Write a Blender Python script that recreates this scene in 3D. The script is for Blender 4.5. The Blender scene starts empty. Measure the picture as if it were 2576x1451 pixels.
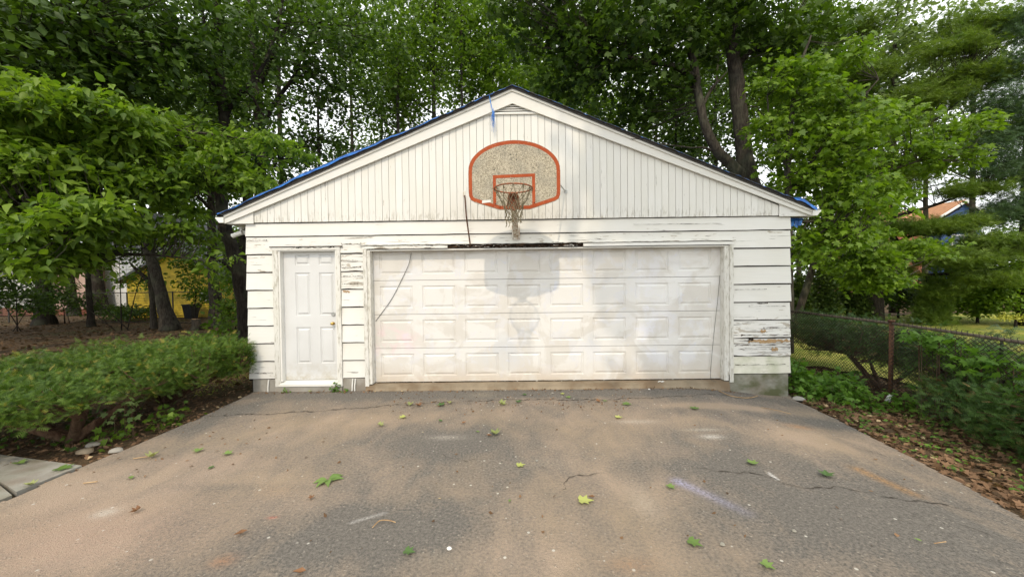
import bpy, math, random
import numpy as np
from mathutils import Matrix, Vector
random.seed(7)
RNG = np.random.default_rng(7)
D = bpy.data
scene = bpy.context.scene
COL = scene.collection

# ------------------------------------------------------------------ camera
F, CX, CY = 940.0, 1288.0, 725.5          # focal length and centre, in photo pixels (2576 wide)
CAM = np.array([0.0, -5.99, 1.72])
YAW, PITCH, ROLL = (math.radians(a) for a in (0.3933, -1.0532, -0.7186))
_f = np.array([-math.sin(YAW)*math.cos(PITCH), math.cos(YAW)*math.cos(PITCH), math.sin(PITCH)])
_r = np.array([math.cos(YAW), math.sin(YAW), 0.0]); _u = np.cross(_r, _f)
_r, _u = _r*math.cos(ROLL)+_u*math.sin(ROLL), -_r*math.sin(ROLL)+_u*math.cos(ROLL)
cam = D.objects.new('camera', D.cameras.new('camera')); COL.objects.link(cam)
M4 = Matrix(((_r[0], _u[0], -_f[0], CAM[0]), (_r[1], _u[1], -_f[1], CAM[1]), (_r[2], _u[2], -_f[2], CAM[2]), (0, 0, 0, 1)))
cam.matrix_world = M4
cam.data.sensor_width = 36.0
cam.data.lens = 36.0*F/2576.0
cam.data.clip_end = 600
cam.data.clip_start = 0.05
scene.camera = cam

# ------------------------------------------------------------------ world, sun, exposure
SUNV = Vector((-0.10, -1.0, 1.10)).normalized()
w = D.worlds.new('World'); scene.world = w; w.use_nodes = True
nt = w.node_tree; nt.nodes.clear()
sky = nt.nodes.new('ShaderNodeTexSky'); sky.sky_type = 'NISHITA'; sky.sun_disc = False
sky.sun_elevation = math.asin(SUNV.z); sky.sun_rotation = math.atan2(SUNV.x, SUNV.y)
sky.air_density = 1.0; sky.dust_density = 1.6; sky.ozone_density = 1.0
hs = nt.nodes.new('ShaderNodeHueSaturation'); hs.inputs['Saturation'].default_value = 0.22; hs.inputs['Value'].default_value = 1.0
bg = nt.nodes.new('ShaderNodeBackground'); bg.inputs['Strength'].default_value = 0.15
wo = nt.nodes.new('ShaderNodeOutputWorld')
hz = nt.nodes.new('ShaderNodeMix'); hz.data_type = 'RGBA'; hz.inputs[0].default_value = 0.65; hz.inputs[7].default_value = (9.6, 9.9, 9.8, 1)   # milky haze over the blue
nt.links.new(sky.outputs[0], hs.inputs['Color']); nt.links.new(hs.outputs[0], hz.inputs[6]); nt.links.new(hz.outputs[2], bg.inputs[0]); nt.links.new(bg.outputs[0], wo.inputs[0])
sl = D.lights.new('sun', 'SUN'); sl.energy = 1.3; sl.angle = math.radians(0.8); sl.color = (1.0, 0.84, 0.64)
so = D.objects.new('sun', sl); COL.objects.link(so)
so.rotation_euler = SUNV.to_track_quat('Z', 'Y').to_euler()
scene.view_settings.view_transform = 'Standard'; scene.view_settings.look = 'None'
scene.view_settings.exposure = 0.54; scene.view_settings.gamma = 1.0; scene.view_settings.use_curve_mapping = False
scene.render.engine = 'CYCLES'
scene.cycles.max_bounces = 7; scene.cycles.diffuse_bounces = 4; scene.cycles.transmission_bounces = 4
scene.cycles.use_denoising = True; scene.cycles.denoising_prefilter = 'NONE'

# ------------------------------------------------------------------ placement helpers
def ray(U, V): return _f+(U-CX)/F*_r-(V-CY)/F*_u
def at(U, V, y):                       # a point seen at photo pixel U,V on the plane y (metres behind the facade)
    d = ray(U, V); t = (y-CAM[1])/d[1]; return CAM+t*d
def grd(U, V, z=0.0):
    d = ray(U, V); t = (z-CAM[2])/d[2]; return CAM+t*d
def sstep(a, b, x):
    t = np.clip((x-a)/(b-a), 0, 1); return t*t*(3-2*t)
def gz(x, y):                          # ground height
    return -0.17*sstep(2.6, 4.5, np.asarray(x, float))*1.0

# ------------------------------------------------------------------ object helpers
def mesh(name, v, f, mat, parent=None, smooth=False, kind=None):
    me = D.meshes.new(name); me.from_pydata([tuple(p) for p in v], [], [tuple(q) for q in f]); me.update()
    if mat: me.materials.append(mat)
    if smooth: me.polygons.foreach_set('use_smooth', [True]*len(me.polygons))
    o = D.objects.new(name, me); COL.objects.link(o)
    if parent: o.parent = parent
    if kind: o['kind'] = kind
    return o
def thing(name, label, cat, loc=(0, 0, 0), group=None):
    o = D.objects.new(name, None); COL.objects.link(o); o.location = loc; o.empty_display_size = 0.2
    o['label'] = label; o['category'] = cat
    if group: o['group'] = group
    return o
def tag(o, label, cat, group=None):
    o['label'] = label; o['category'] = cat
    if group: o['group'] = group
    return o
class MB:                              # mesh builder, world coordinates
    def __init__(s): s.v = []; s.f = []
    def add(s, v, f):
        n = len(s.v); s.v += [tuple(p) for p in v]; s.f += [tuple(i+n for i in q) for q in f]
    def box(s, x0, x1, y0, y1, z0, z1):
        s.add([(x0, y0, z0), (x1, y0, z0), (x1, y1, z0), (x0, y1, z0), (x0, y0, z1), (x1, y0, z1), (x1, y1, z1), (x0, y1, z1)],
              [(0, 3, 2, 1), (4, 5, 6, 7), (0, 1, 5, 4), (1, 2, 6, 5), (2, 3, 7, 6), (3, 0, 4, 7)])
    def prism(s, pts, y0, y1):         # polygon in x,z extruded along y
        n = len(pts)
        v = [(x, y0, z) for x, z in pts]+[(x, y1, z) for x, z in pts]
        f = [tuple(range(n)), tuple(range(2*n-1, n-1, -1))]+[(i, i+n, (i+1) % n+n, (i+1) % n) for i in range(n)]
        s.add(v, f)
    def tube(s, pts, rad, n=6, wob=0.0, caps=True):
        pts = [np.array(p, float) for p in pts]
        if np.isscalar(rad): rad = [rad]*len(pts)
        vs = []; prev = None
        for i, p in enumerate(pts):
            d = pts[min(i+1, len(pts)-1)]-pts[max(i-1, 0)]; d = d/(np.linalg.norm(d)+1e-9)
            if prev is None:
                a = np.cross(d, (0, 0, 1.0));
                if np.linalg.norm(a) < .1: a = np.cross(d, (0, 1.0, 0))
            else: a = prev-d*(prev@d)
            a = a/(np.linalg.norm(a)+1e-9); prev = a; b = np.cross(d, a)
            for k in range(n):
                t = 2*math.pi*k/n; r = rad[i]*(1+wob*random.uniform(-1, 1))
                vs.append(p+a*math.cos(t)*r+b*math.sin(t)*r)
        fs = [(i*n+k, i*n+(k+1) % n, (i+1)*n+(k+1) % n, (i+1)*n+k) for i in range(len(pts)-1) for k in range(n)]
        if caps: fs += [tuple(range(n-1, -1, -1)), tuple((len(pts)-1)*n+k for k in range(n))]
        s.add(vs, fs)
    def build(s, name, mat, parent=None, smooth=False, kind=None):
        v = s.v
        if parent is not None and parent.parent is None:
            L = parent.location; v = [(a-L.x, b-L.y, c-L.z) for a, b, c in v]
        elif parent is not None and parent.parent is not None:
            L = parent.parent.location; v = [(a-L.x, b-L.y, c-L.z) for a, b, c in v]
        return mesh(name, v, s.f, mat, parent, smooth, kind)
def smooth_path(pts, n=5):             # Catmull-Rom
    P = [np.array(p, float) for p in pts]; P = [2*P[0]-P[1]]+P+[2*P[-1]-P[-2]]; out = []
    for i in range(1, len(P)-2):
        for k in range(n):
            t = k/n
            out.append(.5*((2*P[i])+(P[i+1]-P[i-1])*t+(2*P[i-1]-5*P[i]+4*P[i+1]-P[i+2])*t*t+(-P[i-1]+3*P[i]-3*P[i+1]+P[i+2])*t**3))
    out.append(P[-2]); return out

# ------------------------------------------------------------------ material helpers
class NT:
    def __init__(s, name):
        s.m = D.materials.new(name); s.m.use_nodes = True; s.t = s.m.node_tree; s.t.nodes.clear()
        s.out = s.n('ShaderNodeOutputMaterial')
    def n(s, typ, **kw):
        q = s.t.nodes.new(typ)
        for k, v in kw.items(): setattr(q, k, v)
        return q
    def l(s, a, b): s.t.links.new(a, b)
    def coord(s, kind='Object'): return s.n('ShaderNodeTexCoord').outputs[kind]
    def mp(s, sc=(1, 1, 1), loc=(0, 0, 0), src=None):
        m = s.n('ShaderNodeMapping'); m.inputs['Scale'].default_value = sc; m.inputs['Location'].default_value = loc
        s.l(src or s.coord(), m.inputs[0]); return m.outputs[0]
    def noise(s, vec, scale, detail=4, rough=.55, dist=0):
        q = s.n('ShaderNodeTexNoise'); q.inputs['Scale'].default_value = scale; q.inputs['Detail'].default_value = detail
        q.inputs['Roughness'].default_value = rough; q.inputs['Distortion'].default_value = dist
        s.l(vec, q.inputs['Vector']); return q.outputs['Fac']
    def ramp(s, fac, a, b, ca=(0, 0, 0, 1), cb=(1, 1, 1, 1)):
        q = s.n('ShaderNodeValToRGB'); q.color_ramp.elements[0].position = a; q.color_ramp.elements[1].position = b
        q.color_ramp.elements[0].color = ca; q.color_ramp.elements[1].color = cb; s.l(fac, q.inputs[0]); return q.outputs[0]
    def mix(s, fac, a, b, mode='MIX'):
        q = s.n('ShaderNodeMix', data_type='RGBA', blend_type=mode)
        for sock, v in ((q.inputs[0], fac), (q.inputs[6], a), (q.inputs[7], b)):
            if isinstance(v, (int, float)): sock.default_value = v
            elif isinstance(v, tuple): sock.default_value = v if len(v) == 4 else v+(1,)
            else: s.l(v, sock)
        return q.outputs[2]
    def math(s, op, a, b=0.0):
        q = s.n('ShaderNodeMath', operation=op)
        for sock, v in ((q.inputs[0], a), (q.inputs[1], b)):
            if isinstance(v, (int, float)): sock.default_value = v
            else: s.l(v, sock)
        return q.outputs[0]
    def bump(s, h, strength=.3, dist=.01):
        q = s.n('ShaderNodeBump'); q.inputs['Strength'].default_value = strength; q.inputs['Distance'].default_value = dist
        s.l(h, q.inputs['Height']); return q.outputs[0]
    def attr(s, name, o='Fac'): q = s.n('ShaderNodeAttribute'); q.attribute_name = name; return q.outputs[o]
    def bsdf(s, col, rough=.7, metal=0.0, bump=None, spec=.3):
        q = s.n('ShaderNodeBsdfPrincipled')
        if isinstance(col, tuple): q.inputs['Base Color'].default_value = col if len(col) == 4 else col+(1,)
        else: s.l(col, q.inputs['Base Color'])
        if isinstance(rough, float): q.inputs['Roughness'].default_value = rough
        else: s.l(rough, q.inputs['Roughness'])
        q.inputs['Metallic'].default_value = metal; q.inputs['Specular IOR Level'].default_value = spec
        if bump: s.l(bump, q.inputs['Normal'])
        s.l(q.outputs[0], s.out.inputs[0]); return q

def simple(name, col, rough=.7, metal=0., var=.25, scale=12., bmp=.15, spec=.3):
    t = NT(name); c = t.coord(); n = t.noise(c, scale, 5)
    a = tuple(x*(1-var) for x in col); b = tuple(min(1, x*(1+var)) for x in col)
    cc = t.mix(t.ramp(n, .3, .7), a, b)
    t.bsdf(cc, rough, metal, t.bump(n, bmp, .01), spec); return t.m

def paint(name, col, worn=.5, axis='x', seed=0.0, green=0.0):
    """old white paint on wood: long grain cracks, flaked spots, soft dirt"""
    t = NT(name); c = t.coord()
    oi = t.n('ShaderNodeObjectInfo').outputs['Random']
    cmb = t.n('ShaderNodeCombineXYZ'); t.l(t.math('MULTIPLY', oi, 17.0), cmb.inputs[0]); t.l(t.math('MULTIPLY', oi, 9.0), cmb.inputs[2])
    va = t.n('ShaderNodeVectorMath', operation='ADD'); t.l(c, va.inputs[0]); t.l(cmb.outputs[0], va.inputs[1]); c2 = va.outputs[0]
    sc = (1.6, 1.6, 38) if axis == 'x' else (38, 38, 1.6)
    g = t.noise(t.mp(sc, (seed, 0, seed), c2), 1.0, 6, .6, .6)
    sc2 = (3, 3, 14) if axis == 'x' else (14, 14, 3)
    p = t.noise(t.mp(sc2, (seed+3, 0, seed), c2), 1.3, 7, .62, .4)
    big = t.noise(t.mp((1, 1, 1), (seed, 2, 1), c2), 1.4, 4)
    crack = t.ramp(g, .70-.085*worn, .735-.085*worn)
    flake = t.ramp(t.math('ADD', p, t.math('MULTIPLY', big, .25)), .86-.12*worn, .885-.12*worn)
    tone = t.mix(oi, tuple(x*.95 for x in col), tuple(min(1, x*1.03) for x in col))
    base = t.mix(t.ramp(big, .3, .7), tone, tuple(x*y for x, y in zip(col, (.93, .92, .88))))
    fine = t.noise(t.mp((2, 2, 90) if axis == 'x' else (90, 90, 2), (0, 0, 0), c2), 1., 4)
    base = t.mix(t.math('MULTIPLY', t.ramp(fine, .45, .8), .35 if axis == 'x' else .12), base, tuple(x*.80 for x in col))
    if green: base = t.mix(t.math('MULTIPLY', t.ramp(t.noise(c, 4, 6), .42, .7), green), base, (.30, .34, .16))
    if axis == 'z':
        sz = t.n('ShaderNodeSeparateXYZ'); t.l(c, sz.inputs[0])
        foot = t.math('MULTIPLY', t.ramp(t.math('MULTIPLY', t.math('SUBTRACT', sz.outputs[2], 2.70), 4.0), .0, .9, (1, 1, 1, 1), (0, 0, 0, 1)), t.ramp(t.noise(t.mp((22, 22, 5)), 1.6, 6, .65), .50, .66))
        base = t.mix(t.math('MULTIPLY', foot, .75), base, (.30, .27, .20))
        spots = t.ramp(t.noise(c, 9, 6, .7), .68, .72); base = t.mix(t.math('MULTIPLY', spots, .15), base, (.42, .38, .30))
    base = t.mix(t.math('MULTIPLY', flake, .75), base, (.36, .31, .24))
    base = t.mix(t.math('MULTIPLY', crack, .85), base, (.10, .085, .07))
    h = t.math('SUBTRACT', t.math('SUBTRACT', t.math('MULTIPLY', fine, .25), crack), t.math('MULTIPLY', flake, .6))
    t.bsdf(base, .62, 0., t.bump(h, .55, .004), .25); return t.m

def leafmat(name, c0, c1, trans=.35, rough=.5, spec=.35, tip=None):
    t = NT(name); r = t.attr('rnd')
    c = t.coord(); n = t.noise(c, 1.1, 2)
    col = t.mix(t.math('ADD', t.math('MULTIPLY', r, .75), t.math('MULTIPLY', t.ramp(n, .35, .65), .25)), c0, c1)
    if tip: col = t.mix(t.ramp(r, .955, .965), col, tip)
    q = t.bsdf(col, rough, 0., None, spec)
    tr = t.n('ShaderNodeBsdfTranslucent'); t.l(t.mix(1.0, col, (1.35, 1.45, .55), 'MULTIPLY'), tr.inputs[0])
    mx = t.n('ShaderNodeMixShader'); mx.inputs[0].default_value = trans
    t.l(q.outputs[0], mx.inputs[1]); t.l(tr.outputs[0], mx.inputs[2]); t.l(mx.outputs[0], t.out.inputs[0]); return t.m

def bark(name, a, b):
    t = NT(name); c = t.coord(); n = t.noise(t.mp((9, 9, 2)), 2.2, 7, .65, .6); big = t.noise(c, 1.5, 3)
    col = t.mix(t.ramp(n, .35, .68), a, b); col = t.mix(t.math('MULTIPLY', t.ramp(big, .5, .7), .4), col, (.13, .14, .09))
    t.bsdf(col, .9, 0., t.bump(n, 1.0, .03), .1); return t.m

M = {}
WHITE = (.735, .725, .69)
M['paint'] = paint('white_paint', WHITE, .35)
M['paint_worn'] = paint('worn_white_paint', WHITE, .95, seed=4.)
M['paint_bad'] = paint('peeling_white_paint', WHITE, 1.45, seed=9.)
M['paint_green'] = paint('mildewed_white_paint', (.78, .76, .66), .8, seed=2., green=.55)
M['paint_v'] = paint('white_paint_vertical', WHITE, .30, axis='z')
M['trim'] = paint('trim_paint', (.69, .68, .645), .55, seed=6.)
M['trim_v'] = paint('trim_paint_vertical', (.69, .68, .64), .4, axis='z', seed=7.)
M['trim_clean'] = paint('fresh_trim_paint', (.75, .74, .71), .1, seed=7.)
M['dark'] = simple('dark_sheathing', (.035, .028, .022), .9)
M['rot'] = NT('rotten_wood'); _t = M['rot']
_n = _t.noise(_t.mp((5, 5, 40)), 2, 7, .7, .5)
_q = _t.ramp(_n, .50, .62, (.018, .012, .009, 1), (.16, .10, .06, 1)); _q = _t.mix(_t.ramp(_t.noise(_t.mp((6, 6, 22)), 2.2, 5), .62, .65), _q, (.7, .68, .62))
_t.bsdf(_q, .95, 0., _t.bump(_n, 1., .02), .1); M['rot'] = _t.m
_t = NT('bare_wood'); _n = _t.noise(_t.mp((3, 3, 60)), 2, 6, .6, .4)
_t.bsdf(_t.ramp(_n, .3, .7, (.20, .11, .05, 1), (.62, .44, .25, 1)), .85, 0., _t.bump(_n, .8, .01), .1); M['bare'] = _t.m
M['gutter'] = simple('gutter_paint', (.76, .75, .70), .45, var=.08)
M['shingle'] = simple('asphalt_shingle', (.06, .055, .05), .95, var=.5, scale=60)
M['steel'] = simple('galvanised_steel', (.42, .42, .40), .5, .7, .25, 20)
M['rust'] = simple('rusty_steel', (.11, .055, .032), .85, .2, .6, 25, .4)
M['brass'] = simple('brass', (.55, .38, .12), .35, .9, .2)
M['black'] = simple('black_plastic', (.012, .012, .014), .5)
M['cord'] = simple('cord', (.10, .10, .09), .8)
M['bark'] = bark('bark_grey_brown', (.022, .018, .014), (.085, .073, .058))
M['bark_dark'] = bark('bark_dark', (.014, .011, .009), (.05, .041, .032))
M['bark_red'] = bark('bark_reddish', (.05, .025, .015), (.16, .10, .065))

# concrete
def concrete(name, col, moss=0.0, dirt=.4):
    t = NT(name); c = t.coord(); n = t.noise(c, 5, 6); f = t.noise(c, 70, 3)
    a = t.mix(t.ramp(n, .3, .7), tuple(x*.72 for x in col), col)
    a = t.mix(t.math('MULTIPLY', t.ramp(t.noise(t.mp((1, 1, 1), (5, 2, 1)), 2.5, 6), .45, .62), dirt), a, (.17, .12, .075))
    if moss: a = t.mix(t.math('MULTIPLY', t.ramp(t.noise(t.mp((1, 1, 1.6), (1, 7, 3)), 3.2, 8), .40, .62), moss), a, (.085, .095, .035))
    t.bsdf(a, .9, 0., t.bump(t.math('ADD', n, t.math('MULTIPLY', f, .5)), .5, .01), .2); return t.m
M['concrete'] = concrete('foundation_concrete', (.40, .38, .34), .1)
M['concrete_moss'] = concrete('mossy_concrete', (.34, .33, .28), .85)
M['concrete_tan'] = concrete('tan_concrete', (.29, .235, .165), 0, .85)
M['slab'] = concrete('walk_concrete', (.36, .34, .30), .3, .5)

# ------------------------------------------------------------------ ground
def pnoise(x, y, seed=0, octv=5, scale=1.0):        # value noise on arrays
    out = np.zeros_like(x); amp = 1.0; tot = 0
    for o in range(octv):
        rs = np.random.RandomState(seed*31+o); g = rs.rand(64, 64)
        xs = x*scale*2**o+13.7*o; ys = y*scale*2**o+7.3*o
        xi = np.floor(xs).astype(int); yi = np.floor(ys).astype(int); fx = xs-xi; fy = ys-yi
        fx = fx*fx*(3-2*fx); fy = fy*fy*(3-2*fy)
        a = g[xi % 64, yi % 64]; b = g[(xi+1) % 64, yi % 64]; c = g[xi % 64, (yi+1) % 64]; d = g[(xi+1) % 64, (yi+1) % 64]
        out += amp*((a*(1-fx)+b*fx)*(1-fy)+(c*(1-fx)+d*fx)*fy); tot += amp; amp *= .5
    return out/tot

def grid_mesh(name, xs, ys, zf, mat, kind='structure', keep=None):
    X, Y = np.meshgrid(xs, ys); nx, ny = len(xs), len(ys)
    Z = zf(X, Y); V = np.stack([X.ravel(), Y.ravel(), Z.ravel()], 1)
    i, j = np.meshgrid(np.arange(nx-1), np.arange(ny-1)); a = (j*nx+i).ravel()
    Fq = np.stack([a, a+1, a+nx+1, a+nx], 1)
    if keep is not None:
        xc = (X[:-1, :-1]+X[1:, 1:]).ravel()/2; yc = (Y[:-1, :-1]+Y[1:, 1:]).ravel()/2
        Fq = Fq[keep(xc, yc)]
    me = D.meshes.new(name); me.vertices.add(len(V)); me.vertices.foreach_set('co', V.ravel())
    me.loops.add(Fq.size); me.loops.foreach_set('vertex_index', Fq.ravel().astype(np.int32))
    me.polygons.add(len(Fq)); me.polygons.foreach_set('loop_start', np.arange(0, Fq.size, 4, dtype=np.int32))
    me.polygons.foreach_set('loop_total', np.full(len(Fq), 4, np.int32)); me.update(calc_edges=True)
    me.polygons.foreach_set('use_smooth', np.ones(len(Fq), bool))
    me.materials.append(mat); o = D.objects.new(name, me); COL.objects.link(o); o['kind'] = kind
    return o, V

# soil
t = NT('woodland_soil'); c = t.coord(); n = t.noise(c, 3, 8, .7); n2 = t.noise(c, .5, 4); n3 = t.noise(c, 28, 4, .7)
a = t.mix(t.ramp(n, .3, .7), (.055, .036, .022), (.17, .115, .07)); a = t.mix(t.ramp(n3, .55, .75), a, (.26, .18, .11))
a = t.mix(t.math('MULTIPLY', t.ramp(n2, .5, .7), .45), a, (.07, .09, .03))
t.bsdf(a, .95, 0., t.bump(t.math('ADD', n, n3), 1., .05), .1); M['soil'] = t.m
t = NT('lawn'); c = t.coord(); n = t.noise(c, 1.2, 5, .6); n3 = t.noise(t.mp((1, 1, 1)), 40, 4, .7)
a = t.mix(t.ramp(n, .35, .65), (.20, .26, .04), (.46, .42, .11)); a = t.mix(t.math('MULTIPLY', t.ramp(n3, .4, .7), .5), a, (.10, .15, .03))
t.bsdf(a, .9, 0., t.bump(n3, 1., .04), .1); M['lawn'] = t.m

xs = np.concatenate([np.linspace(-150, -30, 8), np.linspace(-28, -8, 40), np.linspace(-7.8, 8, 90), np.linspace(8.4, 30, 40), np.linspace(35, 150, 8)])
ys = np.concatenate([np.linspace(-60, -14, 8), np.linspace(-13, 8, 100), np.linspace(8.5, 32, 50), np.linspace(36, 200, 8)])
def ground_z(X, Y):
    near = (np.abs(X) < 30) & (Y < 35)
    out = (X < -4.5) | (X > 4.6)
    return gz(X, Y)-.045+.05*(pnoise(X, Y, 3, 4, .7)-.5)*near*out
grid_mesh('ground', xs, ys, ground_z, M['soil'])
LX0 = 6.6
def lawn_keep(x, y): return (x > LX0+.3*np.sin(y*2)) & (y < 11.2+.4*np.sin(x*1.3)+.12*(x-8)) & (y > -9)
grid_mesh('lawn', np.linspace(6.2, 60, 160), np.linspace(-9, 20, 120), lambda X, Y: gz(X, Y)+.012+.03*(pnoise(X, Y, 5, 3, .6)-.5), M['lawn'], keep=lawn_keep)

# driveway: left and right edges measured from the photo
Redge = [(4.46, .10)]+[tuple(grd(u, v, -.16)[:2]) for u, v in ((1990, 1000), (2120, 1062), (2250, 1130), (2400, 1212), (2576, 1318))]
Redge = sorted(Redge, key=lambda p: p[1])
def redge(y): return np.interp(y, [-14, -6]+[p[1] for p in Redge], [3.3, 3.40]+[p[0] for p in Redge])
def ledge(y): return np.interp(y, [-14, -3.8, -3.0, -2.1, -1.0, 0.2], [-4.2, -4.15, -4.14, -4.15, -4.12, -4.22])
t = NT('old_asphalt'); c = t.coord()
n1 = t.noise(c, .9, 6, .6, .3); n2 = t.noise(t.mp((1.4, .8, 1), (4, 1, 0)), 2.2, 8, .65, .5); n3 = t.noise(c, 45, 3, .7); n4 = t.noise(c, 130, 2, .7)
tan = t.attr('tan'); tintc = t.attr('tint', 'Color'); tinta = t.attr('tint', 'Alpha')
tn = t.math('ADD', tan, t.math('MULTIPLY', t.math('SUBTRACT', n2, .5), 1.35))
tn = t.math('ADD', tn, t.math('MULTIPLY', t.math('SUBTRACT', n3, .5), .9))
asph = t.mix(t.ramp(n3, .35, .65), (.098, .089, .078), (.200, .180, .155)); asph = t.mix(t.math('MULTIPLY', t.ramp(n4, .5, .75), .6), asph, (.27, .25, .225))
dust = t.mix(t.ramp(n1, .35, .65), (.37, .285, .195), (.43, .33, .245)); dust = t.mix(t.math('MULTIPLY', t.ramp(n4, .35, .65), .5), dust, (.20, .155, .12))
col = t.mix(t.ramp(tn, .15, .95), asph, dust)
vo = t.n('ShaderNodeTexVoronoi'); vo.inputs['Scale'].default_value = 30; t.l(c, vo.inputs['Vector'])
sx = t.n('ShaderNodeSeparateXYZ'); t.l(vo.outputs['Color'], sx.inputs[0])
spk = t.math('MULTIPLY', t.ramp(vo.outputs['Distance'], .0, .32, (1, 1, 1, 1), (0, 0, 0, 1)), t.ramp(sx.outputs[0], .72, .74))
col = t.mix(t.math('MULTIPLY', spk, .6), col, (.52, .46, .38))
vo2 = t.n('ShaderNodeTexVoronoi'); vo2.inputs['Scale'].default_value = 13; t.l(c, vo2.inputs['Vector'])
sx2 = t.n('ShaderNodeSeparateXYZ'); t.l(vo2.outputs['Color'], sx2.inputs[0])
spk2 = t.math('MULTIPLY', t.ramp(vo2.outputs['Distance'], .10, .16, (1, 1, 1, 1), (0, 0, 0, 1)), t.ramp(sx2.outputs[0], .88, .89))
col = t.mix(t.math('MULTIPLY', spk2, .8), col, (.62, .59, .52))
ta = t.math('MULTIPLY', tinta, t.ramp(t.math('ADD', t.math('MULTIPLY', n3, .6), t.math('MULTIPLY', n4, .4)), .35, .6))
col = t.mix(ta, col, tintc)
t.bsdf(col, .88, 0., t.bump(t.math('ADD', t.math('ADD', n3, n4), spk), .9, .012), .25); M['asphalt'] = t.m
drive, V = grid_mesh('driveway', np.arange(-4.4, 4.6, .03), np.concatenate([np.arange(-12, -4.5, .25), np.arange(-4.5, .06, .022)]),
    lambda X, Y: gz(X, Y)+.006*(pnoise(X, Y, 9, 3, 1.2)-.5), M['asphalt'],
    keep=lambda x, y: (x < redge(y)+.035*(pnoise(x, y, 12, 4, 3)-.5)*2) & (x > ledge(y)+.05*(pnoise(x, y, 13, 4, 3)-.5)*2))
x, y = V[:, 0], V[:, 1]
def ell(u, v, ru, rv, ang=0, p=1.0):
    c = grd(u, v); rx = abs(grd(u+ru, v)[0]-c[0]); ry = (grd(u, v-rv)[1]-grd(u, v+rv)[1])/2
    dx, dy = (x-c[0]), (y-c[1]); ca, sa = math.cos(ang), math.sin(ang)
    w_ = .22*(pnoise(x, y, int(u) % 17, 4, 2.2)-.5)*2
    return np.exp(-(((dx*ca+dy*sa)/rx)**2+((-dx*sa+dy*ca)/ry)**2)*p*(1+w_*2))
tanv = np.full(len(x), .47)+.5*(pnoise(x, y, 21, 5, .9)-.5)
for (u, v, ru, rv, s) in [(300, 1250, 420, 130, .42), (150, 1390, 260, 80, .25), (650, 1085, 260, 45, .32), (1000, 1052, 260, 22, .3), (1130, 1108, 190, 38, -.5),
        (880, 1350, 300, 70, -.55), (1500, 1100, 230, 40, .30), (1250, 1180, 160, 30, -.12), (1600, 1250, 130, 60, .28), (1330, 1390, 260, 60, .18), (2040, 1092, 105, 26, .85), (1830, 1019, 150, 7, .9),
        (2200, 1320, 420, 110, -.42), (1850, 1170, 220, 55, -.3), (2400, 1230, 200, 60, -.1), (1290, 990, 600, 11, -.75), (1640, 1100, 90, 20, -.2), (560, 1036, 90, 18, -.7), (480, 1080, 70, 20, -.5),
        (2100, 1040, 200, 14, -.5), (1730, 1058, 260, 14, .2), (720, 1215, 120, 30, .2), (600, 1225, 260, 10, -.2), (1000, 1290, 60, 30, .1), (1680, 1400, 300, 60, .15), (1060, 1300, 220, 40, -.25)]:
    tanv += s*ell(u, v, ru, rv)
at_ = drive.data.attributes.new('tan', 'FLOAT', 'POINT'); at_.data.foreach_set('value', tanv.astype(np.float32))
tint = np.zeros((len(x), 4))
def addt(wt, colr):
    global tint
    wt = np.clip(wt, 0, 1)[:, None]; na = tint[:, 3:4]*(1-wt)+wt
    tint[:, :3] = np.where(na > 1e-4, (tint[:, :3]*tint[:, 3:4]*(1-wt)+np.array(colr)*wt)/np.maximum(na, 1e-4), np.array(colr)); tint[:, 3:4] = na
def seg(u0, v0, u1, v1, wid):
    a, b = grd(u0, v0)[:2], grd(u1, v1)[:2]; d = b-a; L = d@d
    s = np.clip(((x-a[0])*d[0]+(y-a[1])*d[1])/L, 0, 1); q = np.hypot(x-a[0]-s*d[0], y-a[1]-s*d[1])
    return np.exp(-(q/wid)**2), s
addt(.5*ell(200, 1350, 320, 110), (.36, .23, .18))
g, s = seg(2160, 1172, 2290, 1226, .07); addt(g*.65, (.46, .24, .07))
g, s = seg(1705, 1210, 1880, 1290, .050); addt(g*(1-.75*s)*.75, (.42, .42, .62))
g, s = seg(883, 1314, 969, 1289, .015); addt(g*.6, (.6, .58, .55))
g, s = seg(1935, 1188, 1957, 1206, .012); addt(g*1.2, (.75, .73, .7))
for (u, v, ru, rv, cc, s) in [(265, 1290, 26, 12, (.7, .68, .62), .5), (2010, 1060, 30, 6, (.42, .22, .10), .7), (560, 1410, 26, 14, (.40, .20, .10), .7), (700, 1235, 50, 16, (.40, .28, .18), .5),
        (1790, 1098, 26, 5, (.7, .68, .62), .7), (1770, 1080, 40, 3, (.6, .58, .5), .5), (1120, 1100, 45, 6, (.5, .45, .38), .6), (1620, 1265, 35, 40, (.42, .36, .29), .55), (685, 1301, 10, 3, (.5, .12, .08), .9),
        (1600, 1060, 50, 4, (.55, .5, .42), .5), (1580, 1420, 60, 20, (.36, .2, .10), .5), (1115, 1405, 60, 18, (.30, .25, .19), .6), (1215, 993, 30, 8, (.30, .26, .20), .7), (500, 1165, 200, 20, (.36, .26, .2), .4), (1350, 1165, 80, 12, (.36, .3, .23), .4)]:
    addt(s*ell(u, v, ru, rv), cc)
at_ = drive.data.attributes.new('tint', 'FLOAT_COLOR', 'POINT'); at_.data.foreach_set('color', tint.astype(np.float32).ravel())

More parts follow.
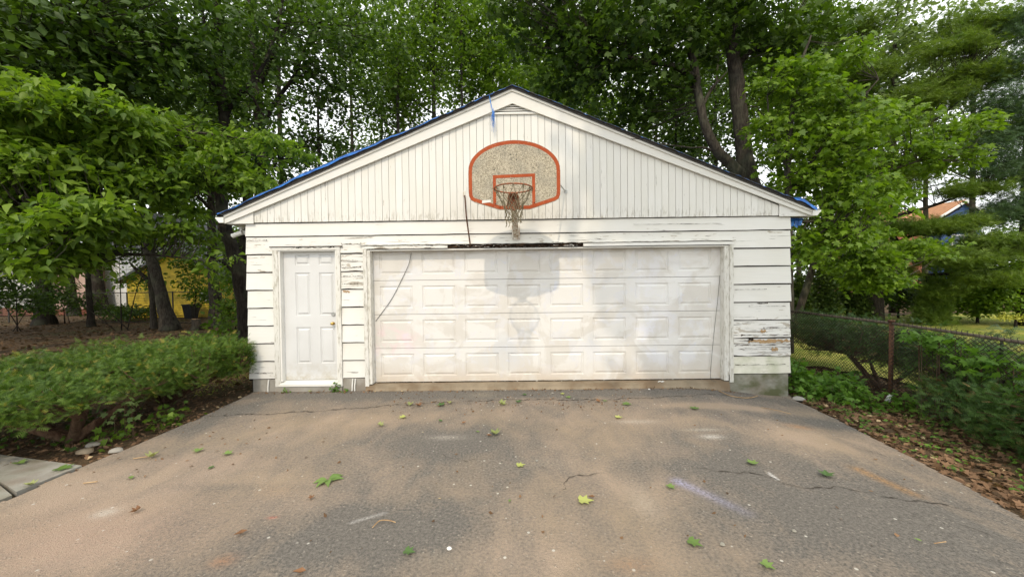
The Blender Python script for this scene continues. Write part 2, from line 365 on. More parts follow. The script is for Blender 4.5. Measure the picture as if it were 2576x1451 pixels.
# cracks in the asphalt (thin dark ribbons a few millimetres above the sheet)
M['crack'] = simple('crack_dirt', (.022, .018, .014), .95)
M['crack_soft'] = simple('crack_dust', (.055, .045, .036), .95)
def crack(pts, wid, mat, nm='crack'):
    P = [grd(u, v)[:2] for u, v in pts]; b = MB(); out = []
    for a, c in zip(P[:-1], P[1:]):
        n = max(2, int(np.linalg.norm(c-a)/.03))
        for k in range(n): out.append(a+(c-a)*k/n)
    out.append(P[-1]); ph = random.random()*9; vs = []
    for k, p in enumerate(out):
        d = out[min(k+1, len(out)-1)]-out[max(k-1, 0)]; d = d/(np.linalg.norm(d)+1e-9); nn = np.array([-d[1], d[0]])
        off = .022*math.sin(k*.31+ph)+.012*math.sin(k*1.13+ph*2)+random.uniform(-.007, .007)
        ww = wid*random.choice((.25, .5, .8, 1., 1.5))*random.uniform(.6, 1.2)*min(1, (len(out)-1-k)/8+.1, k/8+.2)
        for sgn in (-1, 1):
            q = p+nn*(off+sgn*ww); vs.append((q[0], q[1], float(gz(q[0], q[1]))+.0055))
    b.add(vs, [(2*i, 2*i+2, 2*i+3, 2*i+1) for i in range(len(out)-1)])
    o = b.build(nm, mat, None); o.parent = drive; return o
crack([(515, 1046), (600, 1044), (700, 1040), (860, 1030), (1010, 1018), (1160, 1010)], .0075, M['crack'])
crack([(1160, 1010), (1290, 1005), (1500, 1006), (1700, 998), (1790, 990), (1850, 986)], .007, M['crack'])
crack([(1740, 1178), (1830, 1184), (1900, 1192), (1990, 1222), (2100, 1226), (2200, 1244), (2330, 1250), (2480, 1268)], .005, M['crack_soft'])
crack([(1515, 1186), (1470, 1196), (1435, 1202), (1425, 1225), (1400, 1240)], .005, M['crack_soft'])
crack([(2380, 1300), (2480, 1330), (2570, 1345)], .004, M['crack_soft'])
crack([(1100, 1140), (1180, 1160), (1240, 1155)], .003, M['crack_soft'])
crack([(2140, 1105), (2200, 1112), (2260, 1135)], .003, M['crack_soft'])

# concrete walk slabs beyond the left edge
walk = MB()
def slab(pts, z=0.004, name='slab'):
    b = MB(); n = len(pts); v = [(p[0], p[1], z) for p in pts]+[(p[0], p[1], z-.08) for p in pts]
    b.add(v, [tuple(range(n))]+[(i, i+n, (i+1) % n+n, (i+1) % n) for i in range(n)]); return b
wk = D.objects.new("walkway", None); COL.objects.link(wk); wk["kind"] = "structure"
for P in ([(-6.6, -3.3), (-4.20, -3.32), (-4.19, -2.95), (-4.62, -2.74), (-6.7, -2.6)], [(-6.6, -4.9), (-4.22, -4.9), (-4.21, -3.34), (-6.6, -3.32)], [(-6.7, -2.57), (-4.66, -2.70), (-4.22, -2.9), (-4.19, -2.45), (-5.1, -2.25), (-6.7, -1.9)],
          [(-6.6, -6.6), (-4.25, -6.6), (-4.22, -4.92), (-6.6, -4.92)], [(-8.6, -3.6), (-6.72, -3.5), (-6.72, -1.0), (-8.6, -.8)], [(-8.6, -.78), (-6.9, -.95), (-6.2, .2), (-8.4, .5)]):
    slab(P[::-1] if False else P).build('slab', M['slab'], wk)

# ------------------------------------------------------------------ garage
XL, XR = -4.295, 4.389
ZS, ZF = 0.20, 2.706
ROWH = (2.487-ZS)/8
GL, GR, GT = -2.30, 3.335, 2.245
SL = .4169; APEX = 4.763
garage = thing('garage', 'white wooden two-car garage with wide gable, worn lap siding and blue tarp edge', 'garage', (0, 0, 0))
b = MB()     # sheathing walls
b.box(XL+.03, -3.80, .0, .06, .0, ZF); b.box(-2.83, GL-.03, .0, .06, .0, ZF); b.box(GR+.03, XR-.03, .0, .06, -.15, ZF)
b.box(-3.80, -2.83, .0, .06, 2.27, ZF); b.box(GL-.03, GR+.03, .0, .06, 2.29, ZF)
b.prism([(-4.5, ZF+.002), (4.5, ZF+.002), (4.5, 2.83), (0, 4.70), (-4.5, 2.83)], .0, .06)
b.build('sheathing', M['dark'], garage)
b = MB(); b.box(XL+.03, XL+.10, .062, 6.7, .0, 2.80); b.box(XR-.10, XR-.03, .062, 6.7, -.15, 2.80)
b.prism([(XL+.102, 0), (XR-.102, 0), (XR-.102, 2.85), (0, 4.66), (XL+.102, 2.85)], 6.6, 6.7)
b.build('wall', M['trim'], garage)
for sgn, xe in ((-1, XL), (1, XR)):                     # dark corner edges of the side siding
    b = MB(); b.box(xe+sgn*.0-.012, xe+sgn*.0+.012, .001, .045, .17 if sgn < 0 else .15, 2.69); b.build('corner_strip', M['dark'], garage)

def lap_board(x0, x1, z0, z1, mat, t0=.010, t1=.030, cuts=(), rough=.003, name='siding_board', parent=garage):
    n = max(3, int((x1-x0)/.22)); X = list(np.linspace(x0, x1, n+1))
    for a, c, zc in cuts: X += [a-.001, a+.001, c-.001, c+.001]
    X = sorted(X); v = []; f = []
    for i, xx in enumerate(X):
        zb = z0+random.uniform(-rough, rough)*1.2; yb = -t1+random.uniform(-.002, .002)
        for a, c, zc in cuts:
            if a < xx < c: zb = zc
        k = (z1-zb)/(z1-z0); yb2 = -(t0+(t1-t0)*k)+random.uniform(-.0015, .0015)
        zt = z1-.006+random.uniform(-.002, .002); zm = (zb+zt)/2
        v += [(xx, -t0, zt), (xx, -(t0+(t1-t0)*k*.5)+random.uniform(-.0015, .0015), zm), (xx, yb2, zb), (xx, -.001, zb+.004), (xx, -.001, zt)]
    m = 5
    for i in range(len(X)-1):
        for j in range(4): f.append((i*m+j, i*m+j+1, (i+1)*m+j+1, (i+1)*m+j))
    f += [(0, 1, 2, 3, 4), tuple((len(X)-1)*m+q for q in (4, 3, 2, 1, 0))]
    return mesh(name, v, f, mat, parent)

def r_(a=.012): return random.uniform(-a, a)
lap_board(XL, XR+.0, 2.492, ZF-.004, M['paint'], .012, .030, name='frieze_board')
row1 = [(-3.84, -2.79, 2.318), (-2.40, 3.465, 2.336)]
lap_board(XL, XR, ZS+7*ROWH+.010, 2.484, M['paint_worn'], cuts=row1)
for i in range(7):
    z0 = ZS+i*ROWH+.010; z1 = ZS+(i+1)*ROWH-.004
    lap_board(XL+r_(), -3.862, z0, z1, M['paint_worn'] if i in (0, 3, 6) else M['paint'])
    lap_board(-2.775, -2.420, z0, z1, M['paint_bad'] if i in (5, 6) else (M['paint_worn'] if i == 4 else M['paint']), rough=.006 if i > 4 else .003)
    mt = {0: M['paint_green'], 1: M['paint_bad'], 2: M['paint_bad'], 3: M['paint_worn'], 6: M['paint']}.get(i, M['paint'])
    o = lap_board(3.480, XR+r_(.008), z0, z1, mt, rough=.010 if i in (1,) else (.006 if i == 2 else .003))
    if i == 1: o['label'] = 'split siding board with bare broken wood along its top'
# bare wood, split and torn paint
def jag(x0, x1, z0, z1, y, name, mat, n=14, amp=.3, parent=garage, depth=.004):
    b = MB(); X = np.linspace(x0, x1, n); h = z1-z0
    top = [(xx, z1-random.uniform(0, amp)*h*(1.6 if k in (0, n-1) else 1)) for k, xx in enumerate(X)]
    bot = [(xx, z0+random.uniform(0, amp)*h*(1.6 if k in (0, n-1) else 1)) for k, xx in enumerate(X)]
    v = []; f = []
    for k in range(n): v += [(top[k][0], y, top[k][1]), (bot[k][0], y-.003*random.random(), bot[k][1]), (top[k][0], y+depth, top[k][1]), (bot[k][0], y+depth, bot[k][1])]
    for k in range(n-1):
        a = k*4; f += [(a, a+1, a+5, a+4), (a, a+4, a+6, a+2), (a+1, a+3, a+7, a+5)]
    f += [(0, 2, 3, 1), ((n-1)*4, (n-1)*4+1, (n-1)*4+3, (n-1)*4+2)]
    b.add(v, f); return b.build(name, mat, parent)
zz = ZS+2*ROWH
jag(3.72, XR-.01, zz-.085, zz-.012, -.026, 'bare_wood_patch', M['bare'], 26, .45)
jag(3.72, 3.80, zz-.06, zz+.012, -.028, 'bare_wood_patch', M['rot'], 8, .4)
jag(4.08, 4.18, zz-.215, zz-.135, -.037, 'bare_wood_patch', M['bare'], 9, .35)
jag(3.90, 3.99, zz+.075, zz+.145, -.036, 'bare_wood_patch', M['bare'], 8, .4)
jag(3.86, 4.03, ZS+4*ROWH-.028, ZS+4*ROWH-.008, -.0175, 'bare_wood_patch', M['rot'], 10, .5)
jag(-2.755, -2.64, ZS+5*ROWH-.06, ZS+5*ROWH-.012, -.0195, 'bare_wood_patch', M['bare'], 9, .5)
for x0, x1, z, hh in [(3.50, 4.38, zz-.105, .011), (3.6, 4.37, zz+.05, .009), (3.95, 4.38, zz+.16, .008), (-2.76, -2.44, 2.35, .012), (-2.77, -2.45, 1.98, .010), (-2.77, -2.5, 2.09, .008), (-2.74, -2.43, 1.84, .008), (-2.76, -2.5, 1.72, .007),
                      (-4.28, -3.95, 2.43, .007), (-4.28, -3.9, .305, .006), (3.5, 4.3, .35, .007), (3.55, 4.37, zz-.17, .006), (3.72, 4.3, 1.28, .005), (3.5, 4.0, 1.55, .004), (1.9, 3.3, 2.60, .004)]:
    jag(x0, x1, z-hh, z+hh, -.0305 if z > 2.3 else -.0335, 'paint_crack', M['rot'], 18, .95, depth=.003)
# gable boards
n = 77; X = np.linspace(-4.14, 4.185, n+1)
for i in range(n):
    a, c = X[i]+.0028, X[i+1]-.0028
    ta, tc = APEX-SL*abs(a)-.15, APEX-SL*abs(c)-.15
    zb = ZF+.004+random.uniform(-.002, .002); y0 = -.040+random.uniform(-.0015, .0015)
    pts = [(a, zb), (c, zb), (c, tc)]+([(0, APEX-.15)] if a < 0 < c else [])+[(a, ta)]
    b = MB(); b.prism(pts, y0, -.012); b.build('gable_board', M['paint_v'], garage)
b = MB(); b.box(-4.15, 4.2, -.0195, -.001, ZF+.02, ZF+.06); b.prism([(-4.15, ZF+.02), (4.2, ZF+.02), (4.2, 2.86), (0, 4.58), (-4.15, 2.86)], -.011, -.001)
b.build('gable_backing', simple('dark_groove', (.10, .095, .08), .9), garage)  # dark backing that shows as thin lines between the boards
# eave returns, soffits, rake boards, mouldings
def T(xx): return APEX-SL*abs(xx)
for s in (-1, 1):
    xt = 4.575 if s < 0 else 4.665; xi = 4.14 if s < 0 else 4.185
    b = MB(); b.prism([(s*xt*.998, 2.693), (s*xi, 2.693), (s*xi, T(xi)-.10), (s*xt*.998, T(xt)-.085)], -.0575, -.045); b.build('eave_return', M['trim_clean'] if s < 0 else M['paint_worn'], garage)
    b = MB(); b.box(min(s*xt, s*4.2), max(s*xt, s*4.2), .065, 6.7, 2.694, 2.71); b.build('soffit', M['trim'], garage)
    b = MB(); b.prism([(0, APEX-.070), (0, APEX-.255), (s*xt, T(xt)-.255 if T(xt)-.255 > 2.695 else 2.695), (s*xt, T(xt)-.070)], -.088, -.058); o = b.build('rake_board', M['trim_clean'], garage)
    b = MB(); b.prism([(0, APEX-.036), (0, APEX-.0715), (s*xt, T(xt)-.0715), (s*xt, T(xt)-.036)], -.108, -.059); b.build('rake_moulding', M['trim'], garage)
    b = MB(); b.prism([(0, APEX-.0), (0, APEX-.035), (s*(xt+.02), T(xt+.02)-.035), (s*(xt+.02), T(xt+.02)-.0)], -.125, 6.85); rf = b.build('roof', M['shingle'], garage)
    for k in range(34):                                     # shingle butts seen along the rake
        xa = s*(.07+k*.135); xb = s*min(abs(xa)+.14, xt+.03)
        b = MB(); lift = random.uniform(.004, .012)
        b.prism([(xa, T(xa)+.001), (xb, T(xb)+.001), (xb, T(xb)+.007+lift), (xa, T(xa)+.004)], -.132-random.uniform(0, .012), 6.86); b.build('shingle_course', M['shingle'], rf)
    # gutter
    y0, y1 = -.11, 6.8; x0 = s*(xt+.002); d = s*.125
    prof = [(0, 0), (0, -.085), (d*.55, -.085), (d*.78, -.045), (d, -.02), (d, 0), (d*.93, 0), (d*.9, -.012), (d*.72, -.035), (d*.5, -.075), (s*.008, -.075), (s*.008, 0)]
    zt = 2.79 if s < 0 else 2.775
    b = MB(); b.prism([(x0+px, zt+pz) for px, pz in prof], y0, y1); b.prism([(x0+px, zt+pz) for px, pz in prof[:6]], y0-.004, y0-.001); b.build('gutter', M['gutter'], garage)
# downspout elbow under the left eave
b = MB(); b.tube([(-4.62, .35, 2.70), (-4.62, .35, 2.62), (-4.40, .38, 2.55), (-4.36, .38, 2.40)], .04, 8); b.tube([(-4.60, .10, 2.52), (-4.45, .12, 2.58)], .037, 10); b.build('downspout', M['gutter'], garage, smooth=False)
# gable vent
VZ = 4.378
b = MB(); tri = lambda hw, z0, z1, ya, yb: b.prism([(.02-hw, z0), (.02+hw, z0), (.02+hw*.86, z0+.05), (.02, z1), (.02-hw*.86, z0+.05)], ya, yb)
for s in (-1, 1):
    b.prism([(.018, 4.535), (.018, 4.595), (.018+s*.475, 4.372), (.018+s*.45, 4.352), (.018+s*.40, 4.362)], -.066, -.041)
b.prism([(-.44, 4.350), (.475, 4.350), (.46, 4.366), (-.42, 4.366)], -.0665, -.0415)
vent = b.build('gable_vent', M['trim_clean'], garage)
b = MB(); b.prism([(-.40, 4.367), (.435, 4.367), (.018, 4.545)], -.043, -.0412); b.build('vent_cavity', simple('vent_dark', (.09, .085, .075), .9), vent)
for k in range(5):
    z = 4.372+k*.034; hw = .40-k*.079
    b = MB(); b.add([(.018-hw, -.062, z), (.018+hw, -.062, z), (.018+hw-.03, -.045, z+.022), (.018-hw+.03, -.045, z+.022), (.018-hw, -.059, z-.004), (.018+hw, -.059, z-.004)], [(0, 1, 2, 3), (4, 5, 1, 0)]); b.build('slat', M['trim_clean'], vent)
# foundation
for x0, x1 in ((-4.235, -3.99), (-3.985, -3.862), (-2.78, -2.60), (-2.597, -2.415)):
    b = MB(); b.box(x0, x1, -.02, .3, -.06, .196); b.build('foundation_block', M['concrete'], garage)
b = MB(); b.box(3.40, 4.345, -.03, .3, -.3, .196); b.build('foundation_block', M['concrete_moss'], garage)
for xx in (-3.985, -2.625, -2.585):
    b = MB(); b.tube([(xx+.012, -.035, .196), (xx, -.038, .08), (xx-.004, -.035, -.01)], .011, 6); b.build('pipe', M['gutter'], garage)
b = MB()
XX = np.linspace(-2.40, 3.40, 60); v = []
for xx in XX:
    j = random.uniform(-.006, .006); v += [(xx, .12, .088), (xx, -.040+j, .082+j*.5), (xx, -.055+j, .035), (xx, -.085+j, -.004+float(gz(xx, 0)))]
b.add(v, [(i*4+k, i*4+k+1, (i+1)*4+k+1, (i+1)*4+k) for i in range(59) for k in range(3)]); b.build('door_sill', M['concrete_tan'], garage)
b = MB(); b.box(-3.86, -2.785, -.05, .02, -.04, .078); b.build('step', M['concrete'], garage)

# ---- entry door
b = MB()
b.box(-3.862, -3.775, -.046, .0, .085, 2.262); b.box(-3.860, -3.78, -.0455, .0, .08, .0845)
b.build('door_casing', M['trim_v'], garage)
b = MB(); b.box(-2.845, -2.780, -.046, .0, .08, 2.262); b.build('door_casing', M['trim_v'], garage)
b = MB(); b.box(-3.868, -2.776, -.048, .0, 2.2625, 2.312); b.build('door_head_casing', M['trim'], garage)
b = MB(); b.box(-3.9, -2.74, -.058, .0, 2.3125, 2.3235); b.build('drip_cap', M['rot'], garage)
jag(-3.55, -2.86, 2.285, 2.315, -.0505, 'bare_wood_patch', M['rot'], 24, .9)
b = MB(); b.box(-3.774, -3.748, -.034, .10, .16, 2.245); b.box(-2.862, -2.8455, -.034, .10, .16, 2.245); b.box(-3.774, -2.8455, -.033, .10, 2.2455, 2.262); b.build('door_jamb', M['trim_clean'], garage)
b = MB(); b.add([(-3.80, -.062, .085), (-2.80, -.062, .085), (-2.80, -.060, .118), (-3.80, -.060, .118), (-3.775, .05, .160), (-2.846, .05, .160)], [(0, 1, 2, 3), (3, 2, 5, 4)]); b.build('door_threshold', M['trim_clean'], garage)

t = NT('white_steel_door'); c = t.coord(); sz = t.n('ShaderNodeSeparateXYZ'); t.l(c, sz.inputs[0]); n_ = t.noise(c, 6, 7, .7)
a = t.mix(t.ramp(t.noise(c, 2, 4), .3, .7), (.60, .60, .59), (.66, .665, .66))
a = t.mix(t.math('MULTIPLY', t.math('MULTIPLY', t.ramp(sz.outputs[2], .16, .50, (1, 1, 1, 1), (0, 0, 0, 1)), t.ramp(n_, .42, .62)), .6), a, (.40, .34, .22))
a = t.mix(t.math('MULTIPLY', t.ramp(t.noise(c, 30, 5, .7), .67, .70), .4), a, (.32, .28, .22))
t.bsdf(a, .42, 0., None, .3); M['steel_door'] = t.m
def panel_face(xs, zs, holes, y, thick=.035):
    """a flat door face in the plane y with rectangular openings"""
    b = MB(); nx, nz = len(xs), len(zs)
    v = [(xx, y, z) for z in zs for xx in xs]
    f = [(j*nx+i, j*nx+i+1, (j+1)*nx+i+1, (j+1)*nx+i) for j in range(nz-1) for i in range(nx-1) if (i, j) not in holes]
    b.add(v, f); b.box(xs[0], xs[-1], y+.016, y+thick, zs[0], zs[-1])
    for (a, c, d, e) in ((xs[0], xs[-1], zs[0], zs[0]), (xs[0], xs[-1], zs[-1], zs[-1])): b.add([(a, y, d), (c, y, d), (c, y+.016, d), (a, y+.016, d)], [(0, 1, 2, 3)])
    return b
def raised(x0, x1, z0, z1, y, g=.010, bev=.028, dp=.009, rise=-.002):
    v = []; f = []
    rings = [(0, 0), (g*.35, dp*.8), (g, dp), (g+.004, dp*.75), (g+.010, dp), (g+.012+bev, rise)]
    for ins, dy in rings: v += [(x0+ins, y+dy, z0+ins), (x1-ins, y+dy, z0+ins), (x1-ins, y+dy, z1-ins), (x0+ins, y+dy, z1-ins)]
    for k in range(len(rings)-1):
        for i in range(4): f.append((k*4+i, k*4+(i+1) % 4, (k+1)*4+(i+1) % 4, (k+1)*4+i))
    f.append(tuple((len(rings)-1)*4+i for i in range(4))); return v, f
DY = .055
dx = [-3.748, -3.557, -3.32, -3.168, -2.93, -2.8625]; dz = [.165, .455, 1.02, 1.205, 1.895, 2.015, 2.19, 2.243]
holes = {(1, 1), (3, 1), (1, 3), (3, 3), (1, 5), (3, 5)}
dz = [.165, .430, 1.020, 1.210, 1.905, 2.030, 2.195, 2.244]
edoor = panel_face(dx, dz, holes, DY).build('entry_door', M['steel_door'], garage)
for i, j in sorted(holes):
    v, f = raised(dx[i], dx[i+1], dz[j], dz[j+1], DY, .013, .020, .0135)
    mesh('door_panel', v, f, M['steel_door'], edoor)
def disc(cx, cz, y, r, d, mat, name, parent, n=20, dome=0.):
    b = MB(); v = []
    for rr, yy in ((r, y), (r, y-d*.7), (r*.85, y-d)): v += [(cx+rr*math.cos(2*math.pi*k/n), yy, cz+rr*math.sin(2*math.pi*k/n)) for k in range(n)]
    f = [(q*n+k, q*n+(k+1) % n, (q+1)*n+(k+1) % n, (q+1)*n+k) for q in range(2) for k in range(n)]+[tuple(range(2*n, 3*n))]
    b.add(v, f); return b.build(name, mat, parent, smooth=False)
P = at(791, 783, .05); disc(P[0], P[2], DY, .033, .018, M['steel'], 'deadbolt', edoor)
# deadbolt and knob sit at the latch side
for nm in ('deadbolt',):
    D.objects[nm].location.x = 0
P = at(843, 790, .05); D.objects['deadbolt'].data.transform(Matrix.Translation((P[0]-at(791, 783, .05)[0]-.028, 0, P[2]-at(791, 783, .05)[2])))
P = at(843, 813, .05)
kb = disc(P[0]-.028, P[2], DY, .024, .012, M['brass'], 'door_knob', edoor)
b = MB(); cx, cz = P[0]-.028, P[2]
prof = [(.010, -.012), (.010, -.030), (.020, -.036), (.026, -.048), (.024, -.060), (.012, -.067)]
v = [(cx+r*math.cos(k*math.pi/6), DY+yy, cz+r*math.sin(k*math.pi/6)) for r, yy in prof for k in range(12)]
b.add(v, [(q*12+k, q*12+(k+1) % 12, (q+1)*12+(k+1) % 12, (q+1)*12+k) for q in range(5) for k in range(12)]+[tuple(range(60, 72))]); b.build('door_knob', M['brass'], edoor, True)

# ---- wide sectional garage door
t = NT('patched_garage_door_paint'); c = t.coord()
n1 = t.noise(t.mp((.8, 1, 1.1), (3, 0, 4)), 1.5, 5, .6, .8); n2 = t.noise(t.mp((1, 1, 1), (9, 0, 1)), 3.4, 7, .6, .6); n3 = t.noise(t.mp((1, 1, .6), (1, 0, 8)), 2.6, 4, .5, .9); gr = t.noise(t.mp((70, 70, 2.2)), 1, 3)
a = t.mix(t.ramp(n3, .3, .7), (.60, .575, .53), (.65, .625, .58))
a = t.mix(t.math('MULTIPLY', t.ramp(n1, .47, .53), .65), a, (.735, .725, .70))
a = t.mix(t.math('MULTIPLY', t.ramp(n2, .53, .60), .55), a, (.66, .66, .68))
a = t.mix(t.math('MULTIPLY', t.ramp(t.noise(t.mp((1, 1, 1), (2, 0, 2)), 4.5, 6, .6, 1.), .62, .72), .5), a, (.62, .64, .74))
# faint pink stain low on the left, dirt at the bottom
def blob(cx, cz, rx, rz):
    m = t.mp((1/rx, 0, 1/rz), (-cx/rx, 0, -cz/rz)); q = t.n('ShaderNodeVectorMath', operation='LENGTH'); t.l(m, q.inputs[0]); return t.ramp(q.outputs[1 if len(q.outputs) > 1 else 0], .2, 1., (1, 1, 1, 1), (0, 0, 0, 1))
a = t.mix(t.math('MULTIPLY', t.math('MULTIPLY', blob(-2.0, .78, .55, .35), t.ramp(n2, .4, .55)), .6), a, (.76, .55, .58))
a = t.mix(t.math('MULTIPLY', t.math('MULTIPLY', blob(-.2, .58, .6, .45), t.ramp(n3, .45, .6)), .45), a, (.50, .54, .60))
a = t.mix(t.math('MULTIPLY', t.math('MULTIPLY', blob(2.2, 1.2, .45, 1.0), t.ramp(n2, .42, .6)), .6), a, (.76, .76, .83))
a = t.mix(t.math('MULTIPLY', t.math('MULTIPLY', blob(2.7, 1.5, .9, .8), t.ramp(n1, .42, .5)), .6), a, (.77, .765, .745))
sp = t.n('ShaderNodeSeparateXYZ'); t.l(c, sp.inputs[0])
low = t.ramp(sp.outputs[2], .13, .42, (1, 1, 1, 1), (0, 0, 0, 1))
a = t.mix(t.math('MULTIPLY', t.math('MULTIPLY', low, t.ramp(n2, .3, .6)), .55), a, (.50, .38, .24))
a = t.mix(t.math('MULTIPLY', t.ramp(t.noise(c, 26, 6, .6), .70, .74), .5), a, (.25, .2, .16))
t.bsdf(a, .5, 0., t.bump(t.math('ADD', t.math('MULTIPLY', gr, .5), n2), .18, .004), .3); M['gdoor'] = t.m
GY = .10; SH = .5545; x0p = at(957, 800, GY)[0]; pitch = .694; pw = .538
b = MB(); b.box(GL-.11, GR+.10, .085, .098, 2.26, 2.30)
for si in range(4):
    za = .098+si*SH+.003; zb = .098+(si+1)*SH-.003
    if si == 3: zb = 2.30
    xs_ = [GL-.02]
    for k in range(8): xs_ += [x0p+k*pitch, x0p+k*pitch+pw]
    xs_ += [GR+.02]; p0 = za+.097; p1 = p0+.362
    zs_ = [za, p0, p1, zb]
    sec = panel_face(xs_, zs_, {(1+2*k, 1) for k in range(8)}, GY, .04).build('garage_door_section', M['gdoor'], garage)
    for k in range(8):
        v, f = raised(x0p+k*pitch, x0p+k*pitch+pw, p0, p1, GY, .012, .024, .0115, .001)
        mesh('panel', v, f, M['gdoor'], sec)
b = MB(); b.box(GL-.02, GR+.02, GY+.005, GY+.03, .090, .097)
v = []; 
for xx in np.linspace(GL, GR, 40):
    j = random.uniform(-.004, .004); v += [(xx, GY-.012, .103+j), (xx, GY-.010, .090+j*.7), (xx, GY+.02, .090+j*.7)]
b.add(v, [(i*3+k, i*3+k+1, (i+1)*3+k+1, (i+1)*3+k) for i in range(39) for k in range(2)]); b.build('weather_strip', M['rot'], garage)
b = MB(); b.box(-2.412, -2.352, -.046, .0, .07, 2.262); b.build('garage_door_casing', M['trim_v'], garage)
b = MB(); b.box(-2.351, -2.302, -.030, .098, .10, 2.255); b.build('door_jamb', M['trim_v'], garage)
b = MB(); b.box(3.412, 3.472, -.046, .0, .075, 2.262); b.build('garage_door_casing', M['trim_v'], garage)
b = MB(); b.box(3.337, 3.411, -.030, .098, .10, 2.255); b.build('door_jamb', M['trim_v'], garage)
b = MB(); b.box(3.355, 3.375, -.036, -.0305, .10, 2.20); b.build('trim_strip', M['trim_v'], garage)
b = MB(); b.box(-2.301, 3.336, -.028, .083, 2.235, 2.2545); b.build('head_jamb', M['trim'], garage)
lap_board(-2.42, -1.06, 2.2655, 2.325, M['paint_bad'], .040, .050, rough=.005, name='header_board')
lap_board(1.10, 3.478, 2.2655, 2.322, M['trim_clean'], .045, .052, rough=.001, name='header_board')
for k in range(7):
    xa = -1.06+k*.309; jag(xa, xa+.33, 2.262, 2.322+random.uniform(-.01, .01), -.030-.004*(k % 2), 'header_board', M['rot'], 14, .28, depth=.03)
D.objects['header_board.004']['label'] = 'rotten blackened stretch of header board'
for k in range(26):
    xa = random.uniform(-1.6, 1.05); ww = random.uniform(.04, .16); zc = random.uniform(2.262, 2.33)
    jag(xa, xa+ww, zc, zc+random.uniform(.008, .018), -.052-random.random()*.006, 'paint_flake', random.choice([M['paint_bad'], M['rot'], M['rot']]), 6, .7, depth=.004)
b = MB(); v = []
for xx in np.linspace(-2.46, 3.50, 90):
    j = random.uniform(-.004, .004); v += [(xx, -.002, 2.338), (xx, -.062+j, 2.333+j), (xx, -.060+j, 2.323+j)]
b.add(v, [(i*3+k, i*3+k+1, (i+1)*3+k+1, (i+1)*3+k) for i in range(89) for k in range(2)]); b.build('drip_cap', M['paint_bad'], garage)
# loose pulls on the door
def wire(name, pts, r, mat, label, cat, y=None, n=5):
    b = MB(); b.tube(smooth_path(pts, 6), r, n); o = b.build(name, mat); return tag(o, label, cat)
wire('cord', [at(u, v, yy) for u, v, yy in ((1035, 636, .07), (1028, 665, .08), (1012, 700, .088), (985, 752, .09), (945, 808, .092))], .0045, M['cord'], 'thin dark cord slanting across the upper left of the wide door', 'cord')
wire('cord', [at(u, v, .088) for u, v in ((1811, 693), (1806, 750), (1797, 830), (1790, 905), (1788, 950))]+[at(1802, 961, -.07)], .003, M['cord'], 'thin wire hanging down the right end of the wide door', 'wire')
b = MB(); q = at(1662, 958, -.03); jag(q[0]-.05, q[0]+.05, q[2]-.015, q[2]+.012, -.05, 'paper_scrap', M['trim_clean'], 6, .5, parent=None)
tag(D.objects['paper_scrap'], 'small white scrap on the concrete lip under the wide door', 'scrap')

# ---- tarp
t = NT('blue_tarp'); n_ = t.noise(t.coord(), 14, 5, .6)
t.bsdf(t.mix(t.ramp(n_, .35, .65), (.010, .08, .34), (.02, .19, .62)), .42, 0., t.bump(n_, .6, .02), .45); M['tarp'] = t.m
tarp = thing('tarp', 'crumpled blue tarp stretched over the garage roof with its edge along the rake', 'tarp', (0, 0, 4.8))
v = []; f = []; XS = np.linspace(-4.64, 4.70, 150)
YS = [-.155, -.150, -.10, .3, 1.2, 2.5, 4., 5.5, 6.9]
def lift(xx):
    if xx < -.3: return .004+.044*math.exp(-((xx+2.95)/1.0)**2)+.012*math.sin(xx*9)*.5
    return .002+.003*math.sin(xx*13)+.05*math.exp(-((xx-4.48)/.12)**2)
def drop(xx):
    if xx < -1.2: return .016+.030*math.exp(-((xx+2.9)/1.)**2)+.006*math.sin(xx*17)
    if xx < .3: return .012+.008*math.sin(xx*31)+.005*math.sin(xx*73)
    if xx > 4.35: return .05
    return .003+.007*math.sin(xx*23)+.006*math.sin(xx*57)
for xx in XS:
    z = T(xx)+lift(xx)+.004
    for k, yy in enumerate(YS):
        v.append((xx, yy+.004*math.sin(xx*41), (z-drop(xx)) if k == 0 else z+.012*math.sin(xx*5+yy*3)*(k > 2)))
m = len(YS); f = [(i*m+k, (i+1)*m+k, (i+1)*m+k+1, i*m+k+1) for i in range(len(XS)-1) for k in range(m-1)]
b = MB(); b.add(v, f); b.build('sheet', M['tarp'], tarp, True)
for s in (-1, 1):
    b = MB(); pts = [(s*x_, -.160+.006*math.sin(x_*9), T(x_)+lift(s*x_)-.003+.004*math.sin(x_*31)) for x_ in np.linspace(0, 4.6, 50)]
    b.tube(pts, .003, 5); b.build('hem_rope', M['cord'], tarp)
b = MB(); v = []
for i in range(12):
    for k in range(7):
        xx = 4.36+.30*i/11; v.append((xx, .05+k*.08+.03*math.sin(i*1.7+k), 2.66-.20*math.exp(-((i-3)/4.)**2)*(k/6)-.012*math.sin(i*2+k)))
b.add(v, [(i*7+k, (i+1)*7+k, (i+1)*7+k+1, i*7+k+1) for i in range(11) for k in range(6)])
for i in range(6):
    xx = 4.32+.06*i; b.add([(xx, .10, 2.69), (xx+.07, .12, 2.69), (xx+.05, .13, 2.56-.03*math.sin(i*2)), (xx-.01, .12, 2.52+.03*i/3)], [(0, 1, 2, 3)])
b.build('loose_flap', M['tarp'], tarp, True)
